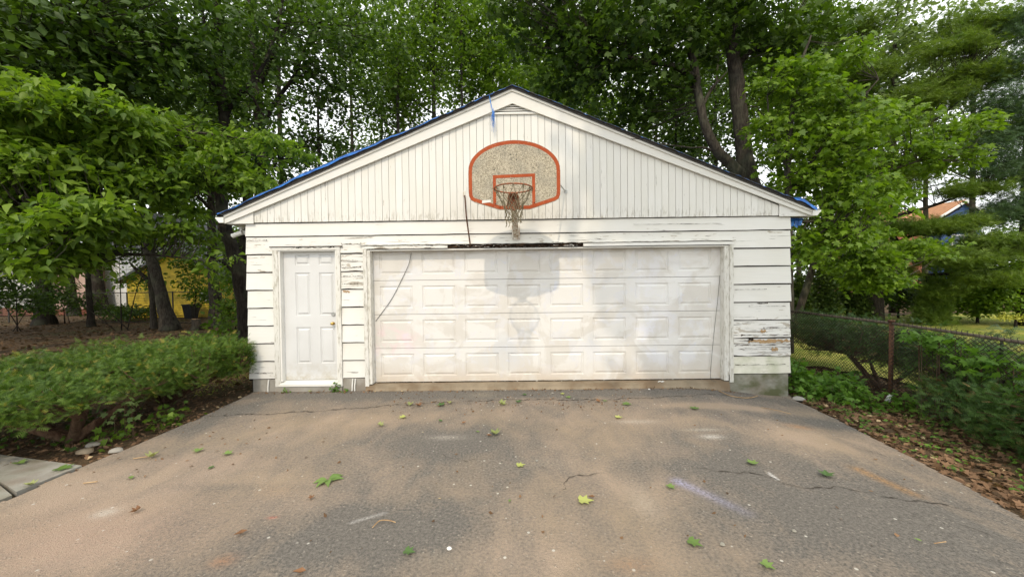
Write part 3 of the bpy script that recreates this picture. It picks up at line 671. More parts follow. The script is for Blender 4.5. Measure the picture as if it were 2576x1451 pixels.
# frayed blue strip hanging at the peak
M['twine'] = simple('blue_twine', (.06, .22, .60), .7, var=.3)
tw = thing('frayed_strap', 'frayed blue strip of tarp hanging in front of the gable vent', 'strap', tuple(at(1236, 262, -.2)))
b = MB(); b.tube([at(1231, 241, -.19), at(1234, 258, -.19), at(1238, 275, -.18), at(1241, 292, -.16)], [.006, .008, .006, .010], 5); b.build('cord', M['twine'], tw)
b = MB()
for k in range(34):
    u = 1241+random.gauss(0, 1.); v_ = random.uniform(272, 300); L = random.uniform(15, 38); dxu = random.gauss(-1.0, 3.2)
    b.tube([at(u, v_, -.17), at(u+dxu*.6+random.gauss(0, 1), v_+L*.5, -.16-random.random()*.03), at(u+dxu, v_+L, -.15)], .0018, 3, caps=False)
b.build('frayed_strands', M['twine'], tw)

# ------------------------------------------------------------------ basketball hoop
hoop = thing('basketball_hoop', 'weathered basketball hoop with orange edged fan backboard and torn net on the gable', 'basketball hoop', (0.01, 0, 2.4))
BY = -1.0; BX = .015; BZ = at(1293, 527, BY)[2]; HW = .612
def outline(ins=0., n=26):
    pts = [(-.20, 0), (.20, 0), (.535, .105), (.585, .135), (.607, .185), (HW, .25), (HW, .50)]
    pts += [(.612*math.cos(a), .515+.40*math.sin(a)) for a in np.linspace(.14, math.pi/2, n//2)]
    full = pts[1:]+[(-x_, z_) for x_, z_ in pts[::-1][1:-1]]+[(-.20, 0)]
    if not ins: return [(BX+x_, BZ+z_) for x_, z_ in full]
    out = []; N = len(full)
    for i in range(N):
        a = np.array(full[i-1]); c = np.array(full[(i+1) % N]); p = np.array(full[i]); d = c-a; d /= np.linalg.norm(d)+1e-9
        out.append((BX+p[0]-d[1]*ins, BZ+p[1]+d[0]*ins))
    return out
t = NT('weathered_backboard'); c = t.coord(); n1 = t.noise(c, 62, 4, .65, 1.); n2 = t.noise(c, 5, 5); n3 = t.noise(t.mp((9, 1, 2)), 2, 5)
a = t.mix(t.ramp(n1, .40, .60), (.19, .165, .12), (.56, .50, .38)); a = t.mix(t.math('MULTIPLY', t.ramp(n2, .45, .7), .6), a, (.24, .23, .19)); a = t.mix(t.math('MULTIPLY', t.ramp(n3, .5, .7), .35), a, (.55, .49, .38))
t.bsdf(a, .75, 0., t.bump(n1, .4, .003), .2); M['board'] = t.m
t = NT('faded_orange_paint'); c = t.coord(); n1 = t.noise(c, 40, 5, .6)
a = t.mix(t.ramp(t.noise(c, 9, 4), .3, .7), (.31, .055, .016), (.40, .085, .024)); a = t.mix(t.math('MULTIPLY', t.ramp(n1, .62, .68), .7), a, (.50, .36, .26)); t.bsdf(a, .65, 0., t.bump(n1, .2, .002), .2); M['orange'] = t.m
b = MB(); b.prism(outline(), BY, BY+.03); bb = b.build('backboard', M['board'], hoop)
o1, o2 = outline(.004), outline(.050); b = MB(); N = len(o1)
b.add([(x_, BY-.0015, z_) for x_, z_ in o1]+[(x_, BY-.0015, z_) for x_, z_ in o2], [(i, (i+1) % N, N+(i+1) % N, N+i) for i in range(N)]); b.build('border_stripe', M['orange'], bb)
b = MB(); y_ = BY-.003; L_, R_, Tz, B0, tt = BX-.285, BX+.275, BZ+.455, BZ+.052, .040
b.add([(L_, y_, B0), (L_+tt, y_, B0), (L_+tt, y_, Tz-tt), (R_-tt, y_, Tz-tt+.014), (R_-tt, y_, B0), (R_, y_, B0), (R_, y_, Tz+.016), (L_, y_, Tz)], [(0, 1, 2, 7), (2, 3, 6, 7), (3, 4, 5, 6)]); b.build('target_square', M['orange'], bb)
b = MB(); b.add([(BX-.435, BY-.005, BZ+.085), (BX-.315, BY-.005, BZ+.098), (BX-.317, BY-.005, BZ+.132), (BX-.43, BY-.005, BZ+.125)], [(0, 1, 2, 3)]); b.build('sticker', M['trim_clean'], bb)
b = MB()
for hx, hz in ((-.047, .725), (.033, .725), (-.04, .66), (.033, .66), (-.265, .53), (.25, .55), (-.25, .075), (.262, .085)):
    b.add([(BX+hx+.008*math.cos(k*math.pi/4), BY-.004, BZ+hz+.008*math.sin(k*math.pi/4)) for k in range(8)], [tuple(range(8))])
b.build('bolt_holes', M['black'], bb)
RC = at(1291, 474, -1.44); RC = np.array([RC[0], -1.44, RC[2]]); RR = .2286
ring = [RC+RR*np.array([math.cos(a), math.sin(a), 0]) for a in np.linspace(0, 2*math.pi, 49)]
t = NT('rusty_orange_rim'); n_ = t.noise(t.coord(), 35, 5); t.bsdf(t.mix(t.ramp(n_, .4, .6), (.36, .11, .045), (.20, .10, .06)), .7, .1, None, .3); M['rim'] = t.m
b = MB(); b.tube(ring, .0095, 8, caps=False); b.build('rim', M['rim'], hoop, True)
b = MB(); b.add([(RC[0]-.075, BY-.004, RC[2]-.16), (RC[0]+.075, BY-.004, RC[2]-.16), (RC[0]+.075, BY-.004, RC[2]), (RC[0]-.075, BY-.004, RC[2]), (RC[0]-.045, -1.22, RC[2]-.012), (RC[0]+.045, -1.22, RC[2]-.012)], [(0, 1, 2, 3), (2, 3, 4, 5)])
b.tube([(RC[0]-.08, BY-.01, RC[2]-.14), (RC[0]-.05, -1.22, RC[2]-.01)], .009, 6); b.tube([(RC[0]+.08, BY-.01, RC[2]-.14), (RC[0]+.05, -1.22, RC[2]-.01)], .009, 6)
b.box(RC[0]-.03, RC[0]+.03, BY-.06, BY-.006, RC[2]-.19, RC[2]-.05); b.build('rim_bracket', M['rim'], hoop)
M['net'] = simple('dirty_net_cord', (.17, .145, .09), .95, var=.6, scale=60)
b = MB(); nl = 12; levels = [(.228, -.008), (.165, -.135), (.125, -.20), (.108, -.26), (.100, -.315), (.095, -.365), (.092, -.415)]
def npt(l, k):
    r, dz_ = levels[l]; a = 2*math.pi*(k+(.5 if l % 2 else 0))/nl
    jx = math.sin(k*5.1+l*2.3)*.008*(l > 0); return RC+np.array([r*math.cos(a)+jx, r*math.sin(a)+jx*.6, dz_+.012*math.sin(k*3.7+l)*(l > 0)])
for l in range(len(levels)-1):
    for k in range(nl):
        if l == 5 and k in (1, 4, 5, 9): continue
        A = npt(l, k)
        for s in ((0, -1) if l % 2 == 0 else (0, 1)):
            Bp = npt(l+1, k+s); mid = (A+Bp)/2+np.array([random.uniform(-.005, .005), random.uniform(-.005, .005), -.004])
            b.tube([A, mid, Bp], .0042 if l else .0036, 4, caps=False)
for k in range(nl):
    A = npt(0, k+.16); Bm = RC+np.array([0, 0, 0]); a = 2*math.pi*k/nl
    b.tube([RC+np.array([.238*math.cos(a), .238*math.sin(a), .004]), RC+np.array([.226*math.cos(a+.05), .226*math.sin(a+.05), -.045])], .006, 4)
for k in (6, 7, 8):
    A = npt(6, k); b.tube([A, A+np.array([.006, 0, -.03]), A+np.array([-.008, 0, -.055])], .004, 4)
b.build('net', M['net'], hoop)
M['armpaint'] = NT('rust_streaked_white'); t = M['armpaint']; n_ = t.noise(t.mp((30, 30, 4)), 1, 5); t.bsdf(t.mix(t.ramp(n_, .48, .62), (.66, .63, .56), (.30, .18, .09)), .6, .0, None, .3); M['armpaint'] = t.m
b = MB(); p0 = np.array([at(1298, 598, -.05)[0], -.055, at(1298, 598, -.05)[2]+.02]); p1 = np.array([RC[0], BY+.035, BZ+.16])
v = []
for p, w_ in ((p0, .046), (p0*.5+p1*.5, .042), (p1, .040)): v += [(p[0]-w_, p[1]-.02, p[2]), (p[0]+w_, p[1]-.02, p[2]), (p[0]+w_, p[1]+.05, p[2]-.03), (p[0]-w_, p[1]+.05, p[2]-.03)]
b.add(v, [(i*4+k, i*4+(k+1) % 4, (i+1)*4+(k+1) % 4, (i+1)*4+k) for i in range(2) for k in range(4)]+[(0, 1, 2, 3), (8, 9, 10, 11)]); b.build('support_arm', M['armpaint'], hoop)
b = MB(); b.box(p0[0]-.062, p0[0]+.062, -.045, -.036, p0[2]-.05, p0[2]+.18); pl = b.build('wall_plate', M['armpaint'], hoop)
for sx_ in (-.045, .045):
    disc(p0[0]+sx_, p0[2]-.03, -.045, .008, .006, M['rust'], 'bolt', pl, 8)
b = MB(); q = at(1423, 482, -.04); b.tube([(BX+.55, BY+.035, BZ+.40), (q[0]-.01, q[1]-.005, q[2]+.01)], .011, 6); b.build('brace', M['steel'], hoop)
b = MB(); b.box(q[0]-.02, q[0]+.025, -.046, -.0405, q[2]-.03, q[2]+.02); b.build('brace_plate', M['steel'], hoop)
rod = thing('loose_brace_rod', 'thin rusty rod leaning down the gable beside the backboard to the door header', 'metal rod', tuple(at(1168, 487, -.06)))
b = MB(); b.tube([at(1169, 492, -.06), at(1170, 500, -.10), at(1173, 545, -.12), at(1183, 616, -.075)], [.010, .011, .011, .011], 6); b.build('rod', M['rust'], rod)
b = MB(); q = at(1168, 484, -.045); b.box(q[0]-.018, q[0]+.018, -.052, -.0405, q[2]-.06, q[2]+.02); b.build('mounting_tab', M['armpaint'], rod)
# ------------------------------------------------------------------ vegetation
TEMPL = {}
TEMPL['ovate'] = (np.array([(0, 0, 0), (.30, .36, -.07), (0, 1, -.16), (-.30, .36, -.07), (0, .45, 0)]), [(0, 1, 4), (1, 2, 4), (0, 4, 3), (4, 2, 3)])
TEMPL['big'] = (np.array([(0, 0, 0), (.20, .16, .05), (.30, .40, .07), (.17, .76, -.04), (0, 1.12, -.26), (-.17, .76, -.04), (-.30, .40, .07), (-.20, .16, .05), (0, .5, -.03)]),
                [(0, 1, 2, 8), (8, 2, 3, 4), (0, 8, 6, 7), (8, 4, 5, 6)])
TEMPL['kite'] = (np.array([(0, 0, 0), (.34, .42, -.08), (0, 1, -.12), (-.34, .42, -.08)]), [(0, 1, 2), (0, 2, 3)])
TEMPL['maple'] = (np.array([(0, .02, 0), (.20, -.04, -.02), (.52, .14, -.09), (.30, .32, -.02), (.56, .62, -.10), (.20, .60, -.02), (0, 1.05, -.12), (-.20, .60, -.02), (-.56, .62, -.10), (-.30, .32, -.02), (-.52, .14, -.09), (-.20, -.04, -.02)]),
                  [(0, 1, 2, 3, 4, 5, 6), (0, 6, 7, 8, 9, 10, 11)])
def fan(n, spread, length, wid, seed=0, updir=.3):
    r = np.random.RandomState(seed); v = []; f = []
    for k in range(n):
        a = spread*(2*(k+.5)/n-1)+r.uniform(-.1, .1); z = r.uniform(-.35, .35)+updir*.3; L = length*r.uniform(.7, 1.1)
        d = np.array([math.sin(a), math.cos(a), z]); d /= np.linalg.norm(d); s = np.array([d[1], -d[0], r.uniform(-.6, .6)]); s /= np.linalg.norm(s)
        o = np.array([0, r.uniform(0, .25), 0]); b_ = len(v); v += [o-s*wid, o+s*wid, o+d*L]; f.append((b_, b_+1, b_+2))
    return np.array(v), f
TEMPL['needles'] = fan(10, 1.5, 1., .04, 1)
yv_ = []; yf_ = []
for k in range(6):                              # yew sprig: a twig with flat needles left and right
    for s_ in (-1, 1):
        y_ = .10+.14*k; n_ = len(yv_); L_ = .36*(1-.08*k)
        yv_ += [(0, y_-.03, 0), (0, y_+.045, 0), (s_*L_, y_+.20, .05)]; yf_.append((n_, n_+1, n_+2))
TEMPL['yew'] = (np.array(yv_), yf_)
TEMPL['blade'] = (np.array([(-.03, 0, 0), (.03, 0, 0), (0, .6, .0), (0, 1, -.25)]), [(0, 1, 2), (2, 1, 3)])

def scatter(name, P, Dv, Nv, size, templ, mat, parent=None, kind=None, rnd=None):
    """one mesh holding a leaf template at every point P, pointing along Dv with normal about Nv"""
    tv, tf = TEMPL[templ]; N = len(P)
    Dv = Dv/np.linalg.norm(Dv, axis=1, keepdims=True)
    X_ = np.cross(Dv, Nv); X_ /= np.linalg.norm(X_, axis=1, keepdims=True)+1e-9; Z_ = np.cross(X_, Dv)
    size = np.broadcast_to(np.asarray(size, float), (N,))
    V_ = P[:, None, :]+size[:, None, None]*(tv[None, :, 0:1]*X_[:, None]+tv[None, :, 1:2]*Dv[:, None]+tv[None, :, 2:3]*Z_[:, None])
    if parent is not None: V_ = V_-np.array(parent.location)[None, None]
    k = len(tv); lens = np.array([len(q) for q in tf]); flat = np.concatenate([np.array(q) for q in tf])
    LI = (flat[None]+k*np.arange(N)[:, None]).ravel().astype(np.int32)
    tot = np.tile(lens, N).astype(np.int32); st = np.concatenate([[0], np.cumsum(tot)[:-1]]).astype(np.int32)
    me = D.meshes.new(name); me.vertices.add(N*k); me.vertices.foreach_set('co', V_.ravel())
    me.loops.add(len(LI)); me.loops.foreach_set('vertex_index', LI)
    me.polygons.add(len(tot)); me.polygons.foreach_set('loop_start', st); me.polygons.foreach_set('loop_total', tot)
    me.update(calc_edges=True); me.materials.append(mat)
    if rnd is None: rnd = RNG.random(N)
    a = me.attributes.new('rnd', 'FLOAT', 'FACE'); a.data.foreach_set('value', np.repeat(rnd, len(tf)).astype(np.float32))
    o = D.objects.new(name, me); COL.objects.link(o)
    if parent is not None: o.parent = parent
    if kind: o['kind'] = kind
    return o

def unit_ball(n, bias=.5):
    d = RNG.normal(size=(n, 3)); d /= np.linalg.norm(d, axis=1, keepdims=True)
    return d*(RNG.random(n)**bias)[:, None]
def spray_pts(blobs, per, spread, flat=.28, droop=.35, bias=.42):
    """clump centres inside ellipsoids, leaves fanned round each centre in a flattened disc"""
    PP, DD, NN, CC = [], [], [], []
    for (c, r, n) in blobs:
        c = np.array(c, float); r = np.array(r if hasattr(r, '__len__') else (r, r, r), float)
        cc = c+unit_ball(n, bias)*r; CC.append(cc)
        tilt = RNG.normal(0, .28, (n, 2))
        ang = RNG.random((n, per))*2*math.pi; rad = spread*np.sqrt(RNG.random((n, per)))*RNG.uniform(.6, 1.3, (n, 1))
        ox = np.cos(ang)*rad; oy = np.sin(ang)*rad
        oz = ox*tilt[:, :1]+oy*tilt[:, 1:]+RNG.normal(0, spread*flat, (n, per))-droop*.5*rad**2/spread
        p = cc[:, None]+np.stack([ox, oy, oz], 2)
        d = np.stack([np.cos(ang), np.sin(ang), RNG.normal(-droop, .45, (n, per))], 2)+RNG.normal(0, .45, (n, per, 3))
        nn = np.stack([tilt[:, :1]*-1+RNG.normal(0, .6, (n, per)), tilt[:, 1:]*-1+RNG.normal(0, .6, (n, per))-.2, np.ones((n, per))], 2)
        PP.append(p.reshape(-1, 3)); DD.append(d.reshape(-1, 3)); NN.append(nn.reshape(-1, 3))
    return np.concatenate(PP), np.concatenate(DD), np.concatenate(NN), np.concatenate(CC)

def tree(name, label, limbs, blobs, per=14, spread=.35, size=.12, templ='kite', lmat=None, bmat=None, cat='tree', group=None, twigs=.5, flat=.28, droop=.35, crown='crown', trunk='trunk', twr=.008, bias=.42, ymin=None, cut=None, limbname=None):
    """limbs: list of (points, radii); blobs: list of (centre, radii, clumps)"""
    base = limbs[0][0][0] if limbs else blobs[0][0]
    root = thing(name, label, cat, (float(base[0]), float(base[1]), float(base[2])), group)
    P, Dv, Nv, CC = spray_pts(blobs, per, spread, flat, droop, bias)
    if cut is not None:
        k = cut(P); P, Dv, Nv = P[k], Dv[k], Nv[k]; CC = CC[cut(CC)]
    if limbs:
        b = MB(); nodes = []; b0_ = None
        for pts, rad in limbs:
            if trunk == 'stem' and b0_ is not None and np.linalg.norm(pts[0]-b0_) > .01: b.build(trunk, bmat, root, True); b = MB()
            b0_ = pts[0]
            sp_ = smooth_path(pts, 6); rr = np.interp(np.linspace(0, 1, len(sp_)), np.linspace(0, 1, len(rad)), rad)
            wobb = max(rad)*.045; sp_ = [p+np.array([random.uniform(-wobb, wobb), random.uniform(-wobb, wobb), 0]) if 0 < i < len(sp_)-1 else p for i, p in enumerate(sp_)]
            b.tube(sp_, list(rr), 10 if max(rad) > .1 else 6, .05); nodes += sp_[len(sp_)//3:]
        b.build(trunk, bmat, root, True)
        if twigs > 0 and len(CC):
            nodes = np.array(nodes); b = MB(); sel = CC[RNG.random(len(CC)) < twigs]
            for c in sel:
                dd = np.linalg.norm(nodes-c, axis=1)+np.maximum(0, nodes[:, 2]-c[2])*1.5; q = nodes[dd.argmin()]
                L = np.linalg.norm(c-q)
                if L > 4.5 or L < .05: continue
                m = (q+c)/2+np.array([random.uniform(-.1, .1)*L, random.uniform(-.1, .1)*L, -.08*L+random.uniform(-.05, .05)*L])
                b.tube([q, m, c], [twr*(1+.5*L), twr*(.6+.3*L), twr*.35], 4, caps=False)
            if b.v: b.build('branches', bmat, root, kind='stuff')
    s = size*RNG.uniform(.45, 1.3, len(P)) if np.isscalar(size) else size
    scatter(crown, P, Dv, Nv, s, templ, lmat, root)
    return root
G = lambda u, v, y: at(u, v, y)
def gb(u, v, z=-.03): p = grd(u, v, z); return np.array([p[0], p[1], z])

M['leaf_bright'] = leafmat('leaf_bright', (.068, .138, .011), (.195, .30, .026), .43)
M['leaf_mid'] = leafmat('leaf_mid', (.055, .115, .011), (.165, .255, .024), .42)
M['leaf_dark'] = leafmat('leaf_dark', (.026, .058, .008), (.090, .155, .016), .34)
M['leaf_big'] = leafmat('leaf_broad', (.060, .125, .012), (.21, .31, .028), .45)
M['leaf_pale'] = leafmat('leaf_pale', (.11, .17, .055), (.24, .31, .12), .35)
M['leaf_far'] = leafmat('leaf_far', (.055, .11, .014), (.15, .235, .03), .36)
M['needle'] = leafmat('pine_needle', (.07, .13, .018), (.20, .28, .042), .32)
M['needle_blue'] = leafmat('blue_needle', (.045, .09, .042), (.11, .18, .075), .25)
M['yew'] = leafmat('yew_needle', (.022, .058, .009), (.140, .228, .028), .25, .5, .3, tip=(.36, .30, .06))
M['arbor'] = leafmat('arborvitae', (.03, .062, .012), (.12, .17, .028), .25)
M['weed'] = leafmat('weed_leaf', (.06, .14, .02), (.17, .31, .04), .4)
M['grass'] = leafmat('grass_blade', (.16, .22, .035), (.44, .42, .10), .3)
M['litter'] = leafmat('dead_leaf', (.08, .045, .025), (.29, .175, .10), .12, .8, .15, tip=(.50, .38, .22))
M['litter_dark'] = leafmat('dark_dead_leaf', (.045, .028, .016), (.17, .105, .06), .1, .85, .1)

PR = lambda *a: a
def P3(*q): return [np.array(G(*p)) for p in q]

# ---- left: tall woodland trees
def lt(label, base, pts, rad, blobs, **kw):
    b0 = gb(*base); r0 = rad[0]
    limb = [(np.vstack([b0+np.array([0, 0, -.1])]+[G(u, v, b0[1]+dy) for u, v, dy in pts]), [r0*1.55]+list(rad))]
    return b0, limb
WG = 'trees in the woodland on the left'
specs = [
 ('dark thick trunked tree, leftmost of those standing on the bare soil', (112, 816), [(112, 760, 0), (105, 640, 0), (95, 480, .3), (60, 300, .5)], (.30, .24, .22, .18, .10)),
 ('dark tree before the salmon wall with a slim straight trunk', (190, 793), [(182, 740, 0), (172, 650, 0), (160, 500, .4), (150, 330, .6)], (.27, .22, .20, .17, .08)),
 ('leaning dark tree beside the left edge of the white building', (258, 791), [(250, 740, 0), (238, 650, 0), (228, 520, .4), (215, 350, .6)], (.32, .27, .24, .18, .08)),
 ('slender tree just left of the white building, nearer than its neighbours', (230, 821), [(226, 770, 0), (222, 700, 0), (222, 560, .4), (235, 400, .6)], (.11, .10, .09, .07, .04)),
 ('large tree leaning left in front of the yellow shed with flared roots', (431, 829), [(415, 780, 0), (392, 690, 0), (370, 610, .2), (345, 470, .5), (335, 300, .9)], (.24, .19, .18, .16, .12, .06)),
 ('dark tree right of the stump, at the right end of the yellow shed', (549, 821), [(543, 760, 0), (536, 690, 0), (532, 560, .4), (528, 400, .7)], (.24, .20, .18, .14, .08)),
]
roots = []
for i, (lab, base, pts, rad) in enumerate(specs):
    b0, limb = lt(lab, base, pts, rad, None)
    top = limb[0][0][-1]; D_ = b0[1]+6
    ex = []
    for k in range(4):
        a = random.random()*6.28; s0 = limb[0][0][-2]*(1-k*.2)+limb[0][0][-1]*k*.2; L = random.uniform(1.6, 2.8)
        ex.append(([s0, s0+np.array([math.cos(a)*L*.5, math.sin(a)*L*.5, L*.35]), s0+np.array([math.cos(a)*L, math.sin(a)*L, L*.9])], [.08, .05, .02]))
    if i == 4:   # low side stem
        q = G(405, 800, b0[1])
    bl = [(top+np.array([0, 0, .6]), (2.8, 2.6, 2.2), 130), (top+np.array([0, 0, 3.6]), (3.0, 2.6, 2.4), 110), ((limb[0][0][-2]+top)/2+np.array([0, 0, .3]), (2.6, 2.2, 1.3), 70)]
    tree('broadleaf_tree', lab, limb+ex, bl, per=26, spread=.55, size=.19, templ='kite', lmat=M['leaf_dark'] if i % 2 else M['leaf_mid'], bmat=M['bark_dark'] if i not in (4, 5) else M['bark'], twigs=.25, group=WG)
b0 = gb(387, 826)
tree('broadleaf_tree', 'thin pale stemmed young tree against the left side of the large leaning tree', [([b0+np.array([0, 0, -.1])]+P3((385, 780, b0[1]), (380, 720, b0[1]), (372, 705, b0[1]), (345, 680, b0[1]), (326, 660, b0[1]-.1)), [.13, .10, .095, .085, .06, .03]), (P3((380, 722, b0[1]), (376, 690, b0[1]), (372, 640, b0[1])), [.07, .06, .03])],
     [(G(330, 700, b0[1]), (1.1, .7, .45), 22), (G(372, 640, b0[1]), (1., .8, .5), 18)], per=16, spread=.4, size=.16, lmat=M['leaf_mid'], bmat=M['bark'], group=WG)
# the two leaning stems beside the garage and the straight one behind it
yb = 4.4; bt = gb(628, 872)
stemA = [bt+np.array([0, 0, -.1])]+P3((617, 790, yb), (604, 700, yb), (588, 640, yb), (566, 563, yb), (556, 480, yb), (566, 400, yb), (562, 262, yb), (548, 120, yb), (545, -60, yb))
forks = [(P3((562, 275, yb), (520, 190, yb), (470, 110, yb-.3), (405, 0, yb-.6), (370, -60, yb-.8)), [.10, .08, .07, .05, .03]),
         (P3((562, 262, yb), (545, 200, yb), (520, 100, yb-.2), (500, -30, yb-.3)), [.10, .07, .055, .03]),
         (P3((600, 240, yb), (660, 170, yb+.2), (700, 60, yb+.3), (720, -60, yb+.3)), [.05, .05, .04, .02]),
         (P3((566, 300, yb), (585, 262, yb), (620, 230, yb), (668, 300, yb-.2)), [.07, .055, .045, .02]),
         (P3((556, 480, yb), (500, 450, yb-.4), (440, 455, yb-1.)), [.07, .05, .02]),
         (P3((604, 700, yb), (560, 660, yb-.3), (515, 640, yb-.8)), [.05, .035, .015])]
tree('maple_tree', 'dark forked tree leaning beside the left corner of the garage with fanned limbs', [(stemA, [.26, .19, .18, .16, .15, .14, .13, .12, .09, .06])]+forks,
     [(G(400, 60, yb-.8), (2.2, 1.6, 1.2), 80), (G(540, 40, yb), (2.0, 1.6, 1.3), 80), (G(700, 60, yb+.3), (1.9, 1.5, 1.3), 70), (G(660, 260, yb-.2), (.9, .9, .7), 20), (G(470, 400, yb-1), (1.3, 1.1, .8), 36), (G(620, 380, yb), (1.2, 1., 1.2), 34), (G(520, 230, yb), (1.6, 1.2, .9), 34), (G(730, 395, yb+.5), (.8, .8, .5), 16)],
     per=16, spread=.36, size=.17, templ='ovate', lmat=M['leaf_dark'], bmat=M['bark_dark'], twigs=.6)
bt2 = gb(632, 850); yb2 = bt2[1]
tree('maple_tree', 'slim dark stem rising close behind the left corner of the garage', [([bt2+np.array([0, 0, -.1])]+P3((626, 760, yb2), (612, 670, yb2), (612, 590, yb2), (622, 505, yb2), (603, 430, yb2), (585, 350, yb2), (560, 240, yb2)), [.17, .15, .14, .13, .13, .12, .10, .06])],
     [(G(600, 300, yb2), (1.4, 1.2, 1.4), 46), (G(560, 620, yb2), (1.0, .9, .8), 30), (G(590, 700, yb2), (.7, .6, .5), 14)], per=16, spread=.36, size=.17, templ='ovate', lmat=M['leaf_mid'], bmat=M['bark_dark'], twigs=.5)
tree('broadleaf_tree', 'tall straight dark trunked tree rising behind the left slope of the roof', [(P3((657, 830, 6.6), (655, 600, 6.6), (655, 480, 6.6), (652, 300, 6.6), (640, 140, 6.6), (628, -40, 6.6)), [.22, .19, .18, .16, .14, .08]),
      (P3((655, 330, 6.6), (690, 260, 6.5), (740, 190, 6.3), (790, 60, 6.2)), [.08, .07, .05, .03]), (P3((648, 230, 6.6), (700, 110, 6.6), (760, -20, 6.8)), [.07, .06, .03])],
     [(G(640, 60, 6.6), (2.6, 2.0, 1.6), 80), (G(790, 110, 6.4), (2.0, 1.8, 1.5), 90), (G(860, 230, 7.), (1.6, 1.4, 1.1), 60), (G(690, 420, 6.4), (1.1, 1., .7), 26), (G(900, 60, 7.2), (2.2, 1.8, 1.6), 90), (G(760, 470, 7.2), (1.2, 1., .55), 26), (G(820, 380, 7.5), (1.2, 1., .6), 18)],
     per=18, spread=.42, size=.17, templ='kite', lmat=M['leaf_dark'], bmat=M['bark_dark'], twigs=.5)
# near left boughs with broad leaves
lb = np.array([-10.6, .6, -.05])
near = [(45, 300, .4, 1.2, 60), (190, 290, .3, 1.0, 60), (330, 325, .9, .9, 50), (470, 335, 1.4, .9, 50), (610, 345, 2.0, .8, 44), (700, 400, 2.4, .55, 16), (110, 420, .2, 1.0, 60), (260, 430, .5, .95, 60), (400, 440, 1.1, .9, 54), (520, 450, 1.7, .9, 50),
        (60, 540, -.2, .8, 46), (190, 560, -.1, .75, 44), (310, 545, .3, .7, 40), (430, 545, 1.2, .7, 30), (110, 640, -.2, .6, 30), (30, 640, -.3, .6, 26), (500, 640, 1.2, .3, 6), (-60, 450, 0., 1.1, 60), (-60, 250, 0., 1.0, 40)]
LOOSE = []
for k in range(150):
    u = random.uniform(-80, 690); v = random.uniform(225, 650)
    if (v > 470 and u > 560-(v-470)*1.1) or (u > 230 and v > 590) or v < 225+.18*max(0, u-100): continue
    y = .2+max(0, u)*.0033+random.uniform(-.6, 1.0); LOOSE.append((G(u, v, y), (random.uniform(.2, .5), random.uniform(.2, .5), random.uniform(.10, .3)), random.randint(4, 11)))
nl_ = [([lb, lb+np.array([.2, 0, 1.2]), lb+np.array([.3, 0, 2.6]), lb+np.array([.4, .1, 4.2]), lb+np.array([.4, .1, 6.])], [.26, .2, .17, .14, .08])]
for (tu, tv_, ty) in ((620, 350, 2.0), (470, 345, 1.4), (330, 335, .9), (520, 470, 1.7), (400, 450, 1.1), (300, 580, .3), (190, 570, 0.), (200, 300, .3), (700, 400, 2.4), (480, 650, 1.2)):
    e = np.array(G(tu, tv_, ty)); s0 = lb+np.array([.32, 0, max(1.4, min(4.2, e[2]-.5))]); nl_.append(([s0, s0*.6+e*.4+np.array([0, 0, .35]), s0*.25+e*.75+np.array([0, 0, .22]), e], [.06, .045, .03, .012]))
tree('broadleaf_tree', 'bright broad leaved tree whose long boughs hang across the left of the yard', nl_,
     [(np.array(G(u+random.uniform(-50, 50), v+random.uniform(-30, 30), y))+np.array([0, random.uniform(-.4, .4), 0]), (r*.62, r*.7, r*.36), int(n*.40)) for u, v, y, r, n in near for _ in range(2)]+LOOSE, per=14, spread=.22, size=.145, templ='big', lmat=M['leaf_big'], bmat=M['bark'], twigs=.7, flat=.25, droop=.45, bias=.45)
# upper left dark canopy
tb = np.array([-14.5, 2.5, -.05])
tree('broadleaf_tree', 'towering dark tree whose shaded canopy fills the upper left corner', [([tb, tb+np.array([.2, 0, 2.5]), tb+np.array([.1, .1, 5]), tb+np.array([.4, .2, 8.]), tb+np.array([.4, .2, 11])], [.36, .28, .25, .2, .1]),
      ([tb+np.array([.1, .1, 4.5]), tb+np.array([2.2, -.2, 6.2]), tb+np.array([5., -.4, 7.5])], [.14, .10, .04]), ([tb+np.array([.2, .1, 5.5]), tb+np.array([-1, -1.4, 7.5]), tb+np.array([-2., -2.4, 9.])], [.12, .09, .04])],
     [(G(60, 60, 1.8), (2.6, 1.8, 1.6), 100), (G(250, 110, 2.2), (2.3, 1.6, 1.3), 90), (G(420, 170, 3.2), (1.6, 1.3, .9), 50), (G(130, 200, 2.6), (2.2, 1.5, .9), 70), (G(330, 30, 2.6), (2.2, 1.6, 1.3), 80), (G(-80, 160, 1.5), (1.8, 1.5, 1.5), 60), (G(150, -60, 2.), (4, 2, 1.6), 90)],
     per=16, spread=.42, size=.20, templ='ovate', lmat=M['leaf_dark'], bmat=M['bark_dark'], twigs=.4)

